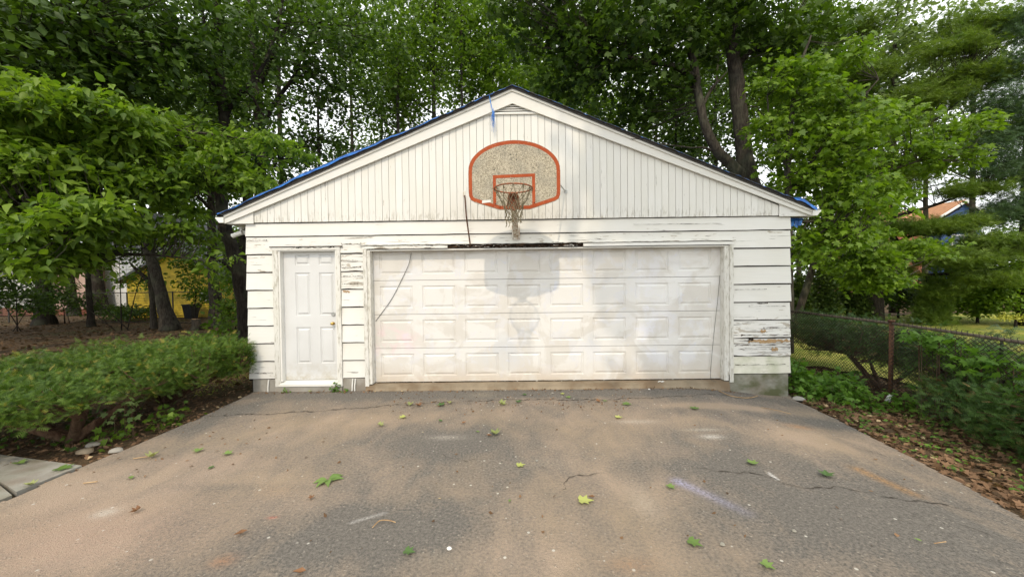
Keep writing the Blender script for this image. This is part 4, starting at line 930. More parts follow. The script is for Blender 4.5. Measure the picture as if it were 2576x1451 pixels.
# understory
def under(label, cs, n, size=.14, mat='leaf_dark', sp=.34):
    c0 = cs[0][0]; g0_ = np.array([c0[0], c0[1], -.05])
    return tree('understory_shrub', label, [([g0_, g0_*.4+np.array(c0)*.6, np.array(c0)], [.022, .015, .006])]+[([g0_+np.array([random.uniform(-.3, .3), 0, 0]), g0_*.5+np.array(c)*.5+np.array([random.uniform(-.2, .2), 0, .1]), np.array(c)], [.016, .012, .005]) for c, r in cs[1:]], [(c, r, n) for c, r in cs], per=18, spread=sp, size=size, templ='kite', lmat=M[mat], bmat=M['bark_dark'], cat='shrub', twigs=.5)
under('dark sapling foliage hiding the grey building at the far left', [(G(40, 730, 9.), (1.5, 1., .9)), (G(-60, 700, 8.), (1.5, 1., 1.1)), (G(80, 760, 10.), (.9, .8, .6))], 60)
under('leafy undergrowth before the salmon wall between two trunks', [(G(160, 740, 12.), (1.0, .8, .7)), (G(200, 760, 12.5), (.9, .8, .5)), (G(130, 720, 12.), (.8, .7, .6))], 36)
under('low dark bramble at the foot of the white building', [(G(290, 780, 13.), (1.3, .7, .32)), (G(335, 785, 12.6), (1.1, .6, .3))], 60, .13)
under('maple undergrowth spreading across the front of the yellow shed', [(G(490, 700, 11.), (1.0, .8, .7)), (G(510, 660, 11.), (1.0, .8, .6)), (G(460, 650, 11.), (.8, .8, .4)), (G(520, 740, 11.5), (.7, .7, .4))], 30, .15, 'leaf_mid')
under('dark leafy screen between the leaning stems and the yellow house', [(G(590, 700, 9.), (.6, .7, .9)), (G(600, 620, 9.), (.8, .7, .6)), (G(585, 780, 8.5), (.5, .5, .5))], 40, .15, 'leaf_mid')
under('shaded foliage under the crowns between the left trunks', [(G(300, 640, 9.), (1.6, 1., .45)), (G(420, 600, 9.), (1.4, 1., .5)), (G(150, 650, 9.), (1.6, 1., .45)), (G(20, 640, 8.), (1.4, 1., .5))], 24, .16)

# ---- behind the garage
def back_tree(label, u, v, y, w_, h_, n, mat, size=.2, per=22, spread=.6, base_u=None, lname='broadleaf_tree', rz=None, layers=3, templ='kite', group='trees standing far behind the garage', bm=None, twigs=.3, tr=.22):
    c = np.array(G(u, v, y)); bx = c[0] if base_u is None else G(base_u, 700, y)[0]
    base = np.array([bx, y, -.1]); mid = np.array([(bx+c[0])/2, y, c[2]*.5])
    limbs = [([base, mid, c, c+np.array([.2, 0, h_*.7])], [tr*1.3, tr, tr*.7, tr*.2])]
    for k in range(5):
        a = random.random()*6.28; s0 = mid*(1-k*.18)+c*k*.18; L = random.uniform(.5, .9)*w_
        limbs.append(([s0, s0+np.array([math.cos(a)*L*.5, math.sin(a)*L*.4, L*.35]), s0+np.array([math.cos(a)*L, math.sin(a)*L*.7, L*.8])], [tr*.4, tr*.25, tr*.08]))
    bl = []
    for k in range(layers*3):
        a = random.random()*6.28; q = c+np.array([math.cos(a)*w_*.55*random.random(), math.sin(a)*w_*.3, random.uniform(-.8, .8)*h_])
        bl.append((q, (w_*.62, w_*.5, h_*.38), max(6, n//(layers*3))))
    return tree(lname, label, limbs, bl, per=per, spread=spread, size=size, templ=templ, lmat=mat, bmat=bm or M['bark'], twigs=twigs, group=group)
back_tree('light green tree with thin crossing twigs behind the roof peak', 1090, 130, 10.5, 3.0, 4.6, 420, M['leaf_mid'], .17, 18, .48, twigs=.7, tr=.11)
back_tree('airy yellow green tree left of the roof peak, seen against white sky', 960, 330, 12.5, 2.6, 2.2, 120, M['leaf_mid'], .19, 16, .5, twigs=.8, tr=.09)
back_tree('tall pale leaved tree just right of the airy one', 1230, 90, 14, 3.4, 4.8, 400, M['leaf_bright'], .22, 18, .55, twigs=.5, tr=.055)
back_tree('dark leaved tree glimpsed left of the fork of the twin trunks', 1700, 330, 9.2, 2.0, 2.0, 200, M['leaf_dark'], .17, 20, .42, tr=.07)
back_tree('loose green tree crossing the gap over the peak', 1160, 60, 12, 2.8, 2.6, 260, M['leaf_mid'], .18, 18, .45, twigs=.7, tr=.06)
back_tree('dense mid green tree behind the upper right roof slope', 1480, 300, 13, 3.6, 3.6, 330, M['leaf_mid'], .20, 22, .5, tr=.12)
back_tree('bushy green tree between the peak and the twin trunks', 1650, 360, 11.5, 2.8, 2.6, 260, M['leaf_mid'], .18, 22, .45, tr=.1)
back_tree('shaded tree filling the gap behind the fork of the twin trunks', 1800, 260, 14, 3.2, 4.2, 330, M['leaf_dark'], .22, 22, .55, tr=.12)
back_tree('green tree right behind the twin trunks', 1960, 200, 11.5, 2.6, 3.6, 280, M['leaf_mid'], .2, 20, .5, tr=.1)
back_tree('thin leaved tree low behind the left roof slope', 760, 560, 14, 3.2, 1.6, 90, M['leaf_far'], .2, 18, .5, tr=.08)
back_tree('pale green tree in the gap of sky over the left slope', 890, 420, 18, 2.6, 1.8, 130, M['leaf_far'], .24, 16, .6, tr=.09)
back_tree('tree filling the distance left of the sky gap', 560, 300, 16, 4.2, 4.4, 240, M['leaf_mid'], .24, 22, .7, tr=.14)
back_tree('tree filling the distance above the yellow shed', 400, 420, 19, 4.5, 3.4, 240, M['leaf_mid'], .26, 22, .7, tr=.14)
back_tree('tree filling the distance behind the broad leaved boughs', 180, 360, 19, 6., 5.5, 300, M['leaf_dark'], .28, 22, .8)
back_tree('leftmost tree of the distant row', -80, 380, 16, 5., 5.5, 240, M['leaf_dark'], .26, 22, .8)
back_tree('sunlit green tree just left of the roof peak', 1000, 190, 9.5, 2.4, 3.0, 240, M['leaf_mid'], .16, 18, .42, twigs=.6, tr=.08)
back_tree('deep green tree behind the peak filling the sky above it', 1350, 250, 15, 3.6, 4.6, 330, M['leaf_mid'], .22, 20, .55, tr=.11)
back_tree('dark tree rising behind the straight trunk at the left slope', 700, 120, 11, 3., 3.2, 240, M['leaf_dark'], .2, 18, .5, tr=.11)
back_tree('dark broad tree far behind the pine at the right', 2330, 330, 17, 4.2, 3.6, 240, M['leaf_far'], .24, 22, .6, tr=.12)
back_tree('dark leafy tree closing the gap above the left roof slope', 800, 270, 9.2, 1.9, 2.0, 120, M['leaf_dark'], .17, 18, .4, twigs=.5, tr=.07)
back_tree('green tree high above the left roof slope', 880, 60, 13, 2.8, 2.8, 240, M['leaf_mid'], .2, 20, .5, tr=.08)
back_tree('green crowned tree between the big maple and the silvery tree', 2080, 60, 12, 2.4, 2.4, 220, M['leaf_mid'], .2, 20, .5, tr=.08)
for (u_, v_, y_, n_, m_, lab_) in ((1010, 60, 20, 230, 'leaf_far', 'tall woodland tree far behind the left slope of the roof'), (1260, 120, 22, 260, 'leaf_mid', 'tall woodland tree far behind the roof peak'), (1500, 130, 20, 260, 'leaf_mid', 'tall woodland tree far behind the big maple crown'),
        (1760, 170, 21, 260, 'leaf_dark', 'tall dark woodland tree seen past the twin trunks'), (540, 100, 20, 200, 'leaf_dark', 'tall dark woodland tree seen past the fanned limbs at left'), (280, 150, 22, 220, 'leaf_mid', 'tall woodland tree far behind the upper left canopy'), (2010, 280, 19, 220, 'leaf_mid', 'tall woodland tree far behind the young maple')):
    back_tree(lab_, u_, v_, y_, 5.2, 5.6, n_, M[m_], .34, 24, .9, tr=.12)
# twin trunk maple behind the right slope
yb = 5.2; mb = np.array([G(1890, 700, yb)[0], yb, -.15])
twin = [([mb]+P3((1888, 520, yb), (1878, 430, yb), (1866, 330, yb), (1855, 230, yb), (1845, 120, yb), (1838, 0, yb), (1825, -150, yb)), [.38, .30, .245, .205, .20, .18, .14, .10]),
        (P3((1882, 470, yb), (1850, 425, yb-.1), (1805, 380, yb-.2), (1775, 320, yb-.2), (1757, 240, yb-.1), (1745, 160, yb), (1715, 40, yb), (1700, -80, yb)), [.20, .165, .14, .125, .12, .11, .08, .05]),
        (P3((1765, 270, yb-.1), (1790, 225, yb-.1), (1830, 180, yb-.3)), [.06, .05, .02]), (P3((1750, 195, yb), (1690, 165, yb), (1600, 150, yb-.3), (1500, 110, yb-.6)), [.10, .08, .055, .02]),
        (P3((1850, 170, yb), (1910, 110, yb), (1990, 60, yb-.3)), [.09, .07, .03]), (P3((1810, 385, yb-.2), (1770, 372, yb-.2), (1740, 372, yb-.2)), [.04, .03, .015]), (P3((1866, 270, yb), (1900, 268, yb), (1935, 262, yb)), [.03, .02, .01])]
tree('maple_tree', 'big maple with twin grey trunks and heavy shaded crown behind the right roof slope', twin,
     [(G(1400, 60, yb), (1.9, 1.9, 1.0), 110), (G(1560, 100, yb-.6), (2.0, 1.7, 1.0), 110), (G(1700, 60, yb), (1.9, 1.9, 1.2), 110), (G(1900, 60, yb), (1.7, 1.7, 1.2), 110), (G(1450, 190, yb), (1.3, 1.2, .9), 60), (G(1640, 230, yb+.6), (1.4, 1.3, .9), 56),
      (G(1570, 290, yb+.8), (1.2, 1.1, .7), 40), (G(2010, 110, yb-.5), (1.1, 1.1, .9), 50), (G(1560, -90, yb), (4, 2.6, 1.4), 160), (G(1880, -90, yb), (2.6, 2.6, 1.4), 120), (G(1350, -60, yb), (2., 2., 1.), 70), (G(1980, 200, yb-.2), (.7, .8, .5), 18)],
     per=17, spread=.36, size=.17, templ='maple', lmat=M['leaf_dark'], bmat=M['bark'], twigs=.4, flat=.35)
# bright young maple beyond the right eave
yb = 3.4
tree('maple_tree', 'bright green young maple spreading beyond the right eave', [([np.array([G(1985, 700, yb)[0], yb, -.2])]+P3((1984, 520, yb), (1982, 420, yb), (1990, 300, yb), (2010, 180, yb), (2040, 90, yb)), [.11, .085, .07, .06, .04, .02]), (P3((1984, 500, yb), (2060, 380, yb-.2), (2150, 270, yb-.4), (2210, 200, yb-.5)), [.045, .04, .03, .012]), (P3((1983, 430, yb), (1940, 330, yb), (1930, 240, yb)), [.035, .03, .012]), (P3((1984, 560, yb), (2060, 560, yb-.3), (2160, 590, yb-.5)), [.035, .03, .012])],
     [(G(1980, 210, yb), (.8, .8, .6), 40), (G(2070, 230, yb-.2), (.9, .9, .7), 48), (G(2150, 300, yb-.4), (.8, .8, .7), 44), (G(1960, 330, yb), (.8, .8, .7), 40), (G(2050, 360, yb-.1), (.9, .9, .7), 50), (G(2140, 420, yb-.3), (.85, .8, .6), 44), (G(1990, 440, yb), (.7, .7, .6), 36), (G(2080, 480, yb-.1), (.9, .8, .6), 48), (G(2180, 520, yb-.3), (.7, .6, .4), 30),
      (G(2060, 570, yb-.2), (.6, .6, .4), 28), (G(2100, 600, yb-.3), (.8, .7, .35), 30), (G(2030, 640, yb-.2), (.4, .6, .4), 14), (G(2130, 140, yb), (.7, .7, .4), 22)],
     per=15, spread=.26, size=.135, templ='maple', lmat=M['leaf_bright'], bmat=M['bark'], twigs=.6, droop=.55)
yb = 5.6
tree('maple_tree', 'green maple with a low drooping bough over the lawn edge', [([np.array([G(2085, 700, yb)[0]-.4, yb+1, -.2])]+P3((2075, 560, yb+1), (2070, 430, yb+1)), [.11, .10, .09, .05]), (P3((2075, 590, yb+1), (2150, 590, yb), (2230, 660, yb-.4), (2270, 700, yb-.6)), [.06, .05, .035, .012]), (P3((2072, 480, yb+1), (2200, 440, yb+.3), (2330, 400, yb)), [.06, .05, .02])],
     [(G(2140, 590, yb), (1.1, .9, .4), 60), (G(2200, 650, yb-.3), (.7, .7, .3), 50), (G(2150, 670, yb), (.9, .8, .35), 44), (G(2230, 705, yb-.5), (.5, .5, .22), 30), (G(2250, 300, yb), (.9, .8, .5), 40), (G(2350, 340, yb+.2), (1.0, .9, .4), 46), (G(2420, 310, yb+.2), (.8, .7, .3), 30), (G(2280, 390, yb), (1.1, .9, .4), 46), (G(2400, 400, yb+.2), (.9, .8, .35), 36), (G(2200, 480, yb), (1.1, .9, .5), 44), (G(2300, 620, yb+.3), (1.0, .8, .3), 40), (G(2180, 710, yb), (.7, .6, .3), 26)],
     per=17, spread=.30, size=.13, templ='maple', lmat=M['leaf_bright'], bmat=M['bark'], twigs=.4, droop=.6, flat=.18)
back_tree('silvery green tall tree in the upper right', 2250, 130, 13, 4.2, 3.2, 480, M['leaf_pale'], .22, 22, .5, group=None, tr=.12)
back_tree('dark green tree between the young maple and the silvery tree', 2090, 330, 12, 2.6, 3.4, 260, M['leaf_dark'], .2, 22, .5, group=None, tr=.1)
back_tree('pale crowned tree peeking between the pine boughs at the right', 2450, 130, 15, 3.6, 3.4, 170, M['leaf_pale'], .24, 20, .6, group=None, tr=.12)
back_tree('dark green tree low behind the drooping maple bough', 2130, 620, 12.5, 2.4, 1.5, 200, M['leaf_dark'], .2, 22, .45, group=None, tr=.1)
ob_ = np.array([-19., 3.5, -.05])  # unseen tree, added so its crown shades the woodland floor
tree('broadleaf_tree', 'tall unseen tree added out of frame at the left to keep the woodland floor in shade', [([ob_, ob_+np.array([.2, 0, 3]), ob_+np.array([0, .3, 7]), ob_+np.array([.3, .4, 10])], [.36, .3, .24, .1])],
     [(ob_+np.array([-.5, 0, 7.]), (5., 4., 1.8), 420), (ob_+np.array([3.5, 1., 8.5]), (4., 3.5, 1.6), 260)], per=22, spread=.7, size=.30, templ='kite', lmat=M['leaf_dark'], bmat=M['bark_dark'], twigs=.1, group=WG)

# pines
def bough_blobs(pts): return [(G(u, v, y), (rx, ry, rz), n) for u, v, y, rx, ry, rz, n in pts]
yb = 9.5; pb = np.array([G(2196, 700, yb)[0], yb, -.15])
pine_l = [([pb]+P3((2192, 640, yb), (2186, 480, yb), (2175, 300, yb), (2170, 160, yb), (2168, 60, yb)), [.36, .28, .22, .14, .08, .03])]
for (u0, v0, u1, v1, dy) in ((2190, 640, 2420, 520, -1.5), (2188, 560, 2480, 470, -1.5), (2190, 660, 2500, 630, -2.), (2180, 420, 2420, 250, -1.), (2176, 330, 2430, 190, -1), (2185, 520, 2060, 430, -.5), (2178, 380, 2300, 420, -2), (2190, 690, 2480, 680, -1.5)):
    s0, e = G(u0, v0, yb), G(u1, v1, yb+dy); pine_l.append(([s0, s0*.5+e*.5-np.array([0, 0, .1]), e], [.09, .07, .02]))
tree('pine_tree', 'large pine with long level boughs reaching over the lawn', pine_l,
     bough_blobs([(2270, 575, 8.6, 1.2, .9, .22, 70), (2440, 480, 8.2, 1.3, .8, .22, 70), (2230, 480, 8.8, 1.3, .8, .3, 90), (2370, 575, 8., 1.1, .8, .16, 60), (2420, 560, 8., .7, .7, .14, 34), (2300, 640, 8., 1.6, .9, .3, 100), (2420, 650, 7.6, 1.6, .9, .3, 100), (2520, 610, 7.4, 1.4, .8, .3, 80), (2230, 690, 8.6, 1.0, .7, .3, 50), (2480, 700, 7.6, 1.3, .8, .25, 60),
        (2280, 440, 8.6, 1.3, .8, .35, 60), (2330, 250, 8.8, 1.7, .9, .4, 90), (2440, 200, 8.6, 1.6, .9, .4, 90), (2380, 130, 8.6, 1.6, .9, .4, 70), (2480, 60, 8.6, 1.8, .9, .5, 90), (2220, 330, 9., 1.4, .8, .5, 60), (2530, 330, 8.4, 1.4, .8, .4, 60), (2180, 430, 9., 1.2, .8, .4, 50), (2360, 730, 8.4, .8, .5, .2, 26), (2170, 60, 9.5, 1.2, .9, .5, 60), (2175, 180, 9., 1.3, .8, .5, 70), (2190, 290, 9., 1.2, .8, .4, 50)]),
     per=30, spread=.36, size=.17, templ='needles', lmat=M['needle'], bmat=M['bark_dark'], twigs=.5, flat=.22, droop=-.15, bias=.55)
yb = 8.; pb = np.array([G(2590, 700, yb)[0], yb, -.15])
tree('spruce_tree', 'blue green spruce at the right edge of the photo', [([pb, pb+np.array([0, 0, 4]), pb+np.array([0, 0, 8]), pb+np.array([0, 0, 11])], [.3, .25, .16, .05])],
     bough_blobs([(2540, 420, 8, 1.2, .9, .6, 80), (2560, 300, 8, 1.3, .9, .6, 90), (2500, 360, 8., .9, .8, .5, 50), (2570, 520, 8, 1.2, .9, .5, 80), (2520, 250, 8, 1.0, .8, .5, 60), (2560, 160, 8, 1.2, .9, .6, 80), (2600, 60, 8, 1.2, .9, .7, 80), (2620, 420, 8, 1.2, .9, .9, 80), (2500, 540, 8, .8, .7, .35, 36)]),
     per=32, spread=.34, size=.15, templ='needles', lmat=M['needle_blue'], bmat=M['bark_dark'], twigs=.3, flat=.5, droop=.3)
# small conifers and shrubs along the far side of the lawn
def cone(name, label, u, vb, y, h, r, mat, templ='needles', n=150, size=.12, per=14, spread=.14, cat='shrub', top=.15):
    bx = G(u, vb, y); base = np.array([bx[0], y, gz(bx[0], y)-.02]); bl = []
    for k in range(7):
        f_ = (k+.4)/7; rr = r*(1-f_)**.7+top*f_*r; bl.append((base+np.array([random.uniform(-.06, .06), 0, h*f_]), (rr, rr, h/9), int(n*rr/r/4)+6))
    return tree(name, label, [([base, base+np.array([0, 0, h*.5]), base+np.array([0, 0, h*.92])], [.05, .04, .015])], bl, per=per, spread=spread, size=size, templ=templ, lmat=mat, bmat=M['bark_dark'], cat=cat, twigs=0, flat=.9, droop=-.5, bias=.25)
cone('arborvitae', 'dark narrow arborvitae close beside the right corner of the garage', 2012, 790, 9.6, 1.9, .5, M['arbor'], 'kite', 300, .12)
cone('arborvitae', 'tallest dark arborvitae, second from the garage corner', 2075, 790, 9.7, 2.5, .62, M['arbor'], 'kite', 380, .12)
cone('arborvitae', 'dark rounded arborvitae between the tallest one and the last one', 2122, 788, 10.2, 1.9, .55, M['arbor'], 'kite', 320, .12)
cone('arborvitae', 'last dark arborvitae of the row, at the start of the lawn', 2172, 792, 9.6, 1.45, .5, M['arbor'], 'kite', 280, .12)
cone('young_pine', 'small soft young pine standing alone on the lawn edge', 2345, 803, 8.6, 1.65, .62, M['needle'], 'needles', 360, .13, 12, .16, 'tree')
def bush(label, parts, mat, templ='kite', size=.1, per=18, spread=.22, name='shrub', base=None, limbs=None, cat='shrub', **kw):
    c = np.array(base if base is not None else parts[0][0], float)
    if base is None: c = np.array([c[0], c[1], float(gz(c[0], c[1]))])
    limbs = limbs or [([c, np.array(parts[0][0])*.6+c*.4, np.array(parts[0][0])], [.05, .035, .01])]
    return tree(name, label, limbs, parts, per=per, spread=spread, size=size, templ=templ, lmat=mat, bmat=M['bark_dark'], cat=cat, twigs=kw.pop('twigs', .2), **kw)
bush('dense rounded shrub mass filling the right edge of the lawn', [(G(u, v, y), (rx, ry, rz), n) for u, v, y, rx, ry, rz, n in [(2460, 700, 9, 1.4, 1., .8, 190), (2560, 680, 8.5, 1.5, 1., .9, 190), (2540, 750, 8.3, 1.4, 1., .6, 150), (2420, 660, 9.2, .9, .8, .5, 70), (2480, 620, 9.4, 1., .8, .4, 50), (2440, 755, 9.2, .9, .7, .5, 80), (2640, 730, 8., 1.3, 1., .9, 80)]], M['leaf_bright'], size=.13, per=22, spread=.26, bias=.25)
bush('dark shaded hedge behind the young pine', [(G(u, v, y), (rx, ry, rz), n) for u, v, y, rx, ry, rz, n in [(2260, 740, 11, 1.2, .8, .6, 100), (2330, 730, 11.4, 1.2, .8, .7, 90), (2400, 740, 11, 1.0, .8, .6, 80), (2220, 700, 11.5, 1.3, .8, .7, 70)]], M['leaf_dark'], size=.14, per=20, spread=.3, bias=.3)
bush('yellow flowering clump at the foot of the right shrubs', [(G(2555, 797, 7.6), (.7, .3, .12), 18)], leafmat('yellow_flower', (.35, .36, .05), (.62, .60, .12), .3), size=.09, per=14, spread=.14, name='flower_clump', cat='plant', twigs=0)

# far masses that read as one
farblobs = []
for u in range(-250, 2900, 110):
    y = random.uniform(26, 40); top = 560 if not (640 < u < 950) else 640
    if 2250 < u < 2560: continue
    c = G(u, random.uniform(top-30, top+50), y); farblobs.append((np.array([c[0], y, max(2, c[2]*.6)]), (3.6, 2.5, c[2]*.55+1.5), 60))
P_, D_, N_, _ = spray_pts(farblobs, 26, .9, .4)
fw = scatter('far_woodland', P_, D_, N_, .42*RNG.uniform(.6, 1.2, len(P_)), 'kite', M['leaf_far'], None, 'stuff')
tag(fw, 'continuous far green woodland low behind the yard and buildings', 'woodland')

# ---- yew hedge, left
def yew(name, label, blobs_, per, spread, size, stems_, mat=None, cat='hedge', n_=None, cutf=None):
    return tree(name, label, stems_, blobs_, per=per, spread=spread, size=size, templ='yew', lmat=mat or M['yew'], bmat=M['bark_red'], cat=cat, twigs=.45, twr=.010, flat=.55, droop=-.25, crown='foliage', trunk='stem', bias=.30, cut=cutf)
tk = gb(185, 1108, 0.); tk2 = gb(420, 1010, 0.); stems = []
for e in [(-5.5, -2.4, .5), (-4.5, -2.2, .5), (-5.2, -1.4, .55), (-4.4, -1.6, .5), (-5.9, -1.9, .45), (-4.6, -1.2, .5)]:
    e = np.array(e); stems.append(([tk, tk*.6+e*.4+np.array([0, 0, .02]), e], [.055, .04, .015]))
for e in [(-5.2, -.7, .5), (-4.3, -.9, .45), (-4.2, -.3, .5), (-4.9, -.2, .5), (-4.6, -1.1, .45), (-5.8, -.9, .5)]:
    e = np.array(e); stems.append(([tk2, tk2*.55+e*.45, e], [.05, .035, .012]))
HB = [((-6.3, -2.3, .58), (.8, .8, .30), 150), ((-5.5, -2.3, .56), (.8, .7, .30), 160), ((-4.9, -2.2, .55), (.65, .6, .28), 140), ((-6.4, -1.5, .60), (.8, .7, .30), 130), ((-5.6, -1.5, .62), (.8, .7, .31), 150), ((-4.85, -1.45, .60), (.72, .65, .30), 150),
      ((-5.6, -.8, .66), (.75, .6, .30), 130), ((-4.85, -.75, .66), (.72, .62, .30), 150), ((-4.45, -.75, .56), (.5, .5, .28), 90), ((-4.9, -.15, .68), (.72, .45, .27), 120), ((-4.35, -.25, .64), (.48, .45, .27), 100), ((-7.0, -2.0, .55), (.8, .8, .28), 90), ((-4.15, -.25, .6), (.25, .3, .2), 30)]
HB = [((c[0]-.04, c[1], c[2]-.035), r, int(n*1.6)) for c, r, n in HB]
yew('yew_hedge', 'broad low yew hedge along the left edge of the driveway', HB, 27, .080, .078, stems, cutf=lambda p: (p[:, 2] > .34+.06*np.sin(p[:, 1]*5+p[:, 0]*3)+.10*(p[:, 1] < -1.6)) & ~((p[:, 0] > -4.32) & (p[:, 1] > -.02)) & (p[:, 0] < -4.22-.07*np.sin(p[:, 1]*7)))
# ---- hedge beyond the fence, right
FX = 5.62
HB = [((6.35, 1.9, .72), (.5, .7, .34), 130), ((6.3, 1.2, .72), (.5, .6, .34), 150), ((6.3, .5, .70), (.5, .6, .34), 150), ((6.35, -.1, .62), (.5, .5, .38), 120), ((6.3, -.6, .6), (.5, .5, .4), 110), ((6.1, -.9, .45), (.5, .5, .45), 80), ((6.2, -1.5, .42), (.6, .6, .5), 110), ((6.2, -2.2, .40), (.6, .6, .5), 110), ((6.0, -2.8, .36), (.5, .5, .42), 80), ((5.45, -1.5, .30), (.32, .5, .34), 60), ((5.35, -2.1, .30), (.35, .5, .36), 80), ((5.3, -2.8, .3), (.4, .5, .36), 80)]
HB = [(np.array(c)+np.array([0, 0, -.12]), r, int(n*1.0)) for c, r, n in HB]
st = []
for by in (.4, -1.3, -2.4):
    q = np.array([6.25, by, -.2])
    for k in range(5): a = random.random()*6.28; st.append(([q, q+np.array([math.cos(a)*.2, math.sin(a)*.3, .25]), q+np.array([math.cos(a)*.4, math.sin(a)*.6, .55])], [.04, .03, .012]))
yew('yew_hedge', 'overgrown dark evergreen hedge tangled in the chain link fence', HB, 22, .13, .10, st, mat=leafmat('dark_yew', (.022, .058, .012), (.085, .16, .03), .2, .5, .3, tip=(.22, .15, .06)))
for (u, v, y, lab) in ((2520, 850, -1.4, 'feathery seedling poking above the fence rail near the right edge'),):
    bush(lab, [(G(u, v, y), (.16, .12, .18), 16)], M['needle_blue'], 'yew', .10, 10, .08, name='seedling', cat='plant', twigs=0)
# vines and weeds
def weeds(label, pts, mat=None, size=.085, per=9, spread=.13, templ='maple', name='weed_patch', rz=.09, n=10):
    bl = [((x_, y_, float(gz(x_, y_))+h_), (rx, ry, rz), k) for x_, y_, h_, rx, ry, k in pts]
    P, Dv, Nv, CC = spray_pts(bl, per, spread, .5, .2)
    base = bl[0][0]; root = thing(name, label, 'plant', (base[0], base[1], base[2]-.1))
    scatter('leaves', P, Dv, Nv, size*RNG.uniform(.5, 1.2, len(P)), templ, mat or M['weed'], root)
    b = MB()
    for c in CC: b.tube([(c[0]+random.uniform(-.05, .05), c[1], float(gz(c[0], 0))-.03), (c[0], c[1], c[2])], .004, 3, caps=False)
    b.build('stems', M['bark_red'], root, kind='stuff'); return root
weeds('bright weeds crowding the right corner of the garage foundation', [(4.75, .45, .25, .22, .5, 40), (4.8, .1, .12, .25, .3, 30), (5.0, 1.1, .30, .3, .5, 40), (4.7, 1.6, .4, .2, .5, 30)])
weeds('low vine patch between the foundation and the rusty post', [(5.2, -.05, .12, .3, .3, 34), (5.4, .4, .14, .3, .4, 34), (5.15, -.45, .05, .25, .2, 16)])
weeds('light green weed at the foot of the rusty fence post', [(5.58, -.62, .10, .16, .12, 10), (5.75, -.8, .1, .2, .15, 8)], rz=.06)
weeds('vine leaves climbing over the fence rail at right', [(5.60, -1.0, 1.02, .10, .35, 14), (5.64, -1.6, .86, .12, .4, 22), (5.62, -2.0, .6, .1, .3, 14), (5.4, -2.6, .4, .15, .3, 12)], size=.10, rz=.08)
weeds('pale green vine leaves in the hedge behind the rail', [(6.0, -.9, .8, .3, .3, 22), (6.3, -1.5, .75, .3, .3, 14)], size=.12)
weeds('leafy seedling beside the mulch at the back left', [(G(575, 800, 5.)[0], 5., .45, .5, .4, 16)], M['leaf_mid'], .22, 7, .3, 'big')
weeds('tiny weed at the right foot of the entry door', [(-2.87, -.09, .08, .06, .02, 5), (-2.80, -.09, .02, .12, .03, 5)], size=.045, per=5, spread=.04, rz=.06)
weeds('tiny weed at the left foot of the entry door', [(-3.72, -.10, .02, .12, .02, 5)], size=.035, per=5, spread=.04, rz=.02)
weeds('wilted green maple sprig caught under the hedge', [(-4.55, -1.75, .32, .12, .1, 5)], M['leaf_pale'], .075, 5, .1, rz=.1)
weeds('fallen leafy branch lying by the hedge foot', [(-4.35, -1.35, .06, .16, .3, 12), (-4.5, -1.9, .04, .15, .2, 6)], M['leaf_mid'], .07, 8, .14, rz=.04)
weeds('ground ivy in the dark under the yew hedge', [(-5.4, -1.4, .05, .6, .5, 30), (-5.2, -1.9, .03, .4, .2, 8), (-6., -2.0, .04, .5, .3, 16)], M['leaf_dark'], .055, 8, .16, rz=.03)
# sprinkle of green seedlings over the litter, right
P = np.stack([RNG.uniform(4.2, 5.6, 260), RNG.uniform(-3.6, .3, 260)], 1); P = P[(P[:, 0] > redge(P[:, 1])+.05)]
P3d = np.column_stack([P, gz(P[:, 0], 0)+.02]); P3d = np.repeat(P3d, 5, 0)+RNG.normal(0, .03, (len(P3d)*5, 3))*np.array([1, 1, .3])
o = scatter('ground_weeds', P3d, RNG.normal(0, 1, P3d.shape)*np.array([1, 1, .2]), np.tile([0, 0, 1.], (len(P3d), 1))+RNG.normal(0, .3, P3d.shape), RNG.uniform(.02, .06, len(P3d)), 'ovate', M['weed'], None, 'stuff'); tag(o, 'small green sprouts scattered through the brown leaf litter', 'weeds')

# ---- litter and grass
def litter(name, n, xr, yr, keep, mat, size, templ, label, cat, flatn=.45, zoff=.012, up=0.):
    P = np.stack([RNG.uniform(*xr, n), RNG.uniform(*yr, n)], 1); k = keep(P[:, 0], P[:, 1]); P = P[k]
    P3_ = np.column_stack([P, ground_z(P[:, 0], P[:, 1])+zoff+RNG.uniform(0, .03, len(P))])
    d = np.column_stack([RNG.normal(0, 1, (len(P), 2)), RNG.normal(up, .25, len(P))])
    o = scatter(name, P3_, d, np.tile([0, 0, 1.], (len(P), 1))+RNG.normal(0, flatn, (len(P), 3)), size*RNG.uniform(.4, 1.25, len(P)), templ, mat, None, 'stuff')
    return tag(o, label, cat)
litter('leaf_litter', 14000, (3.4, 6.8), (-5.5, 3.5), lambda x_, y_: (x_ > redge(y_)+.02+.05*RNG.random(len(x_))) & ((y_ < 0.05) | (x_ > 4.45)), M['litter'], .062, 'maple', 'brown dead leaves covering the strip between driveway and fence', 'leaf litter')
litter('leaf_litter', 5000, (-7, -4.1), (-3.6, 1.5), lambda x_, y_: (x_ < ledge(y_)+.02) & ((y_ < -.05) | (x_ < -4.4)) & ~((x_ < -4.2) & (y_ < -2.5)), M['litter'], .055, 'ovate', 'dead leaves and debris under the yew hedge', 'leaf litter')
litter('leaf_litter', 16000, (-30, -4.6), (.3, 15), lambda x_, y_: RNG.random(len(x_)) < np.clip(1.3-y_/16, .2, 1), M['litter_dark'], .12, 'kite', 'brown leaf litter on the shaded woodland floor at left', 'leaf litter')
litter('grass', 42000, (6.4, 34), (-6, 12), lambda x_, y_: lawn_keep(x_, y_) & (RNG.random(len(x_)) < np.clip(9./(4+x_), 0, 1)), M['grass'], .075, 'blade', 'sunlit yellow green lawn grass beyond the fence', 'grass', zoff=.03, up=1.4)
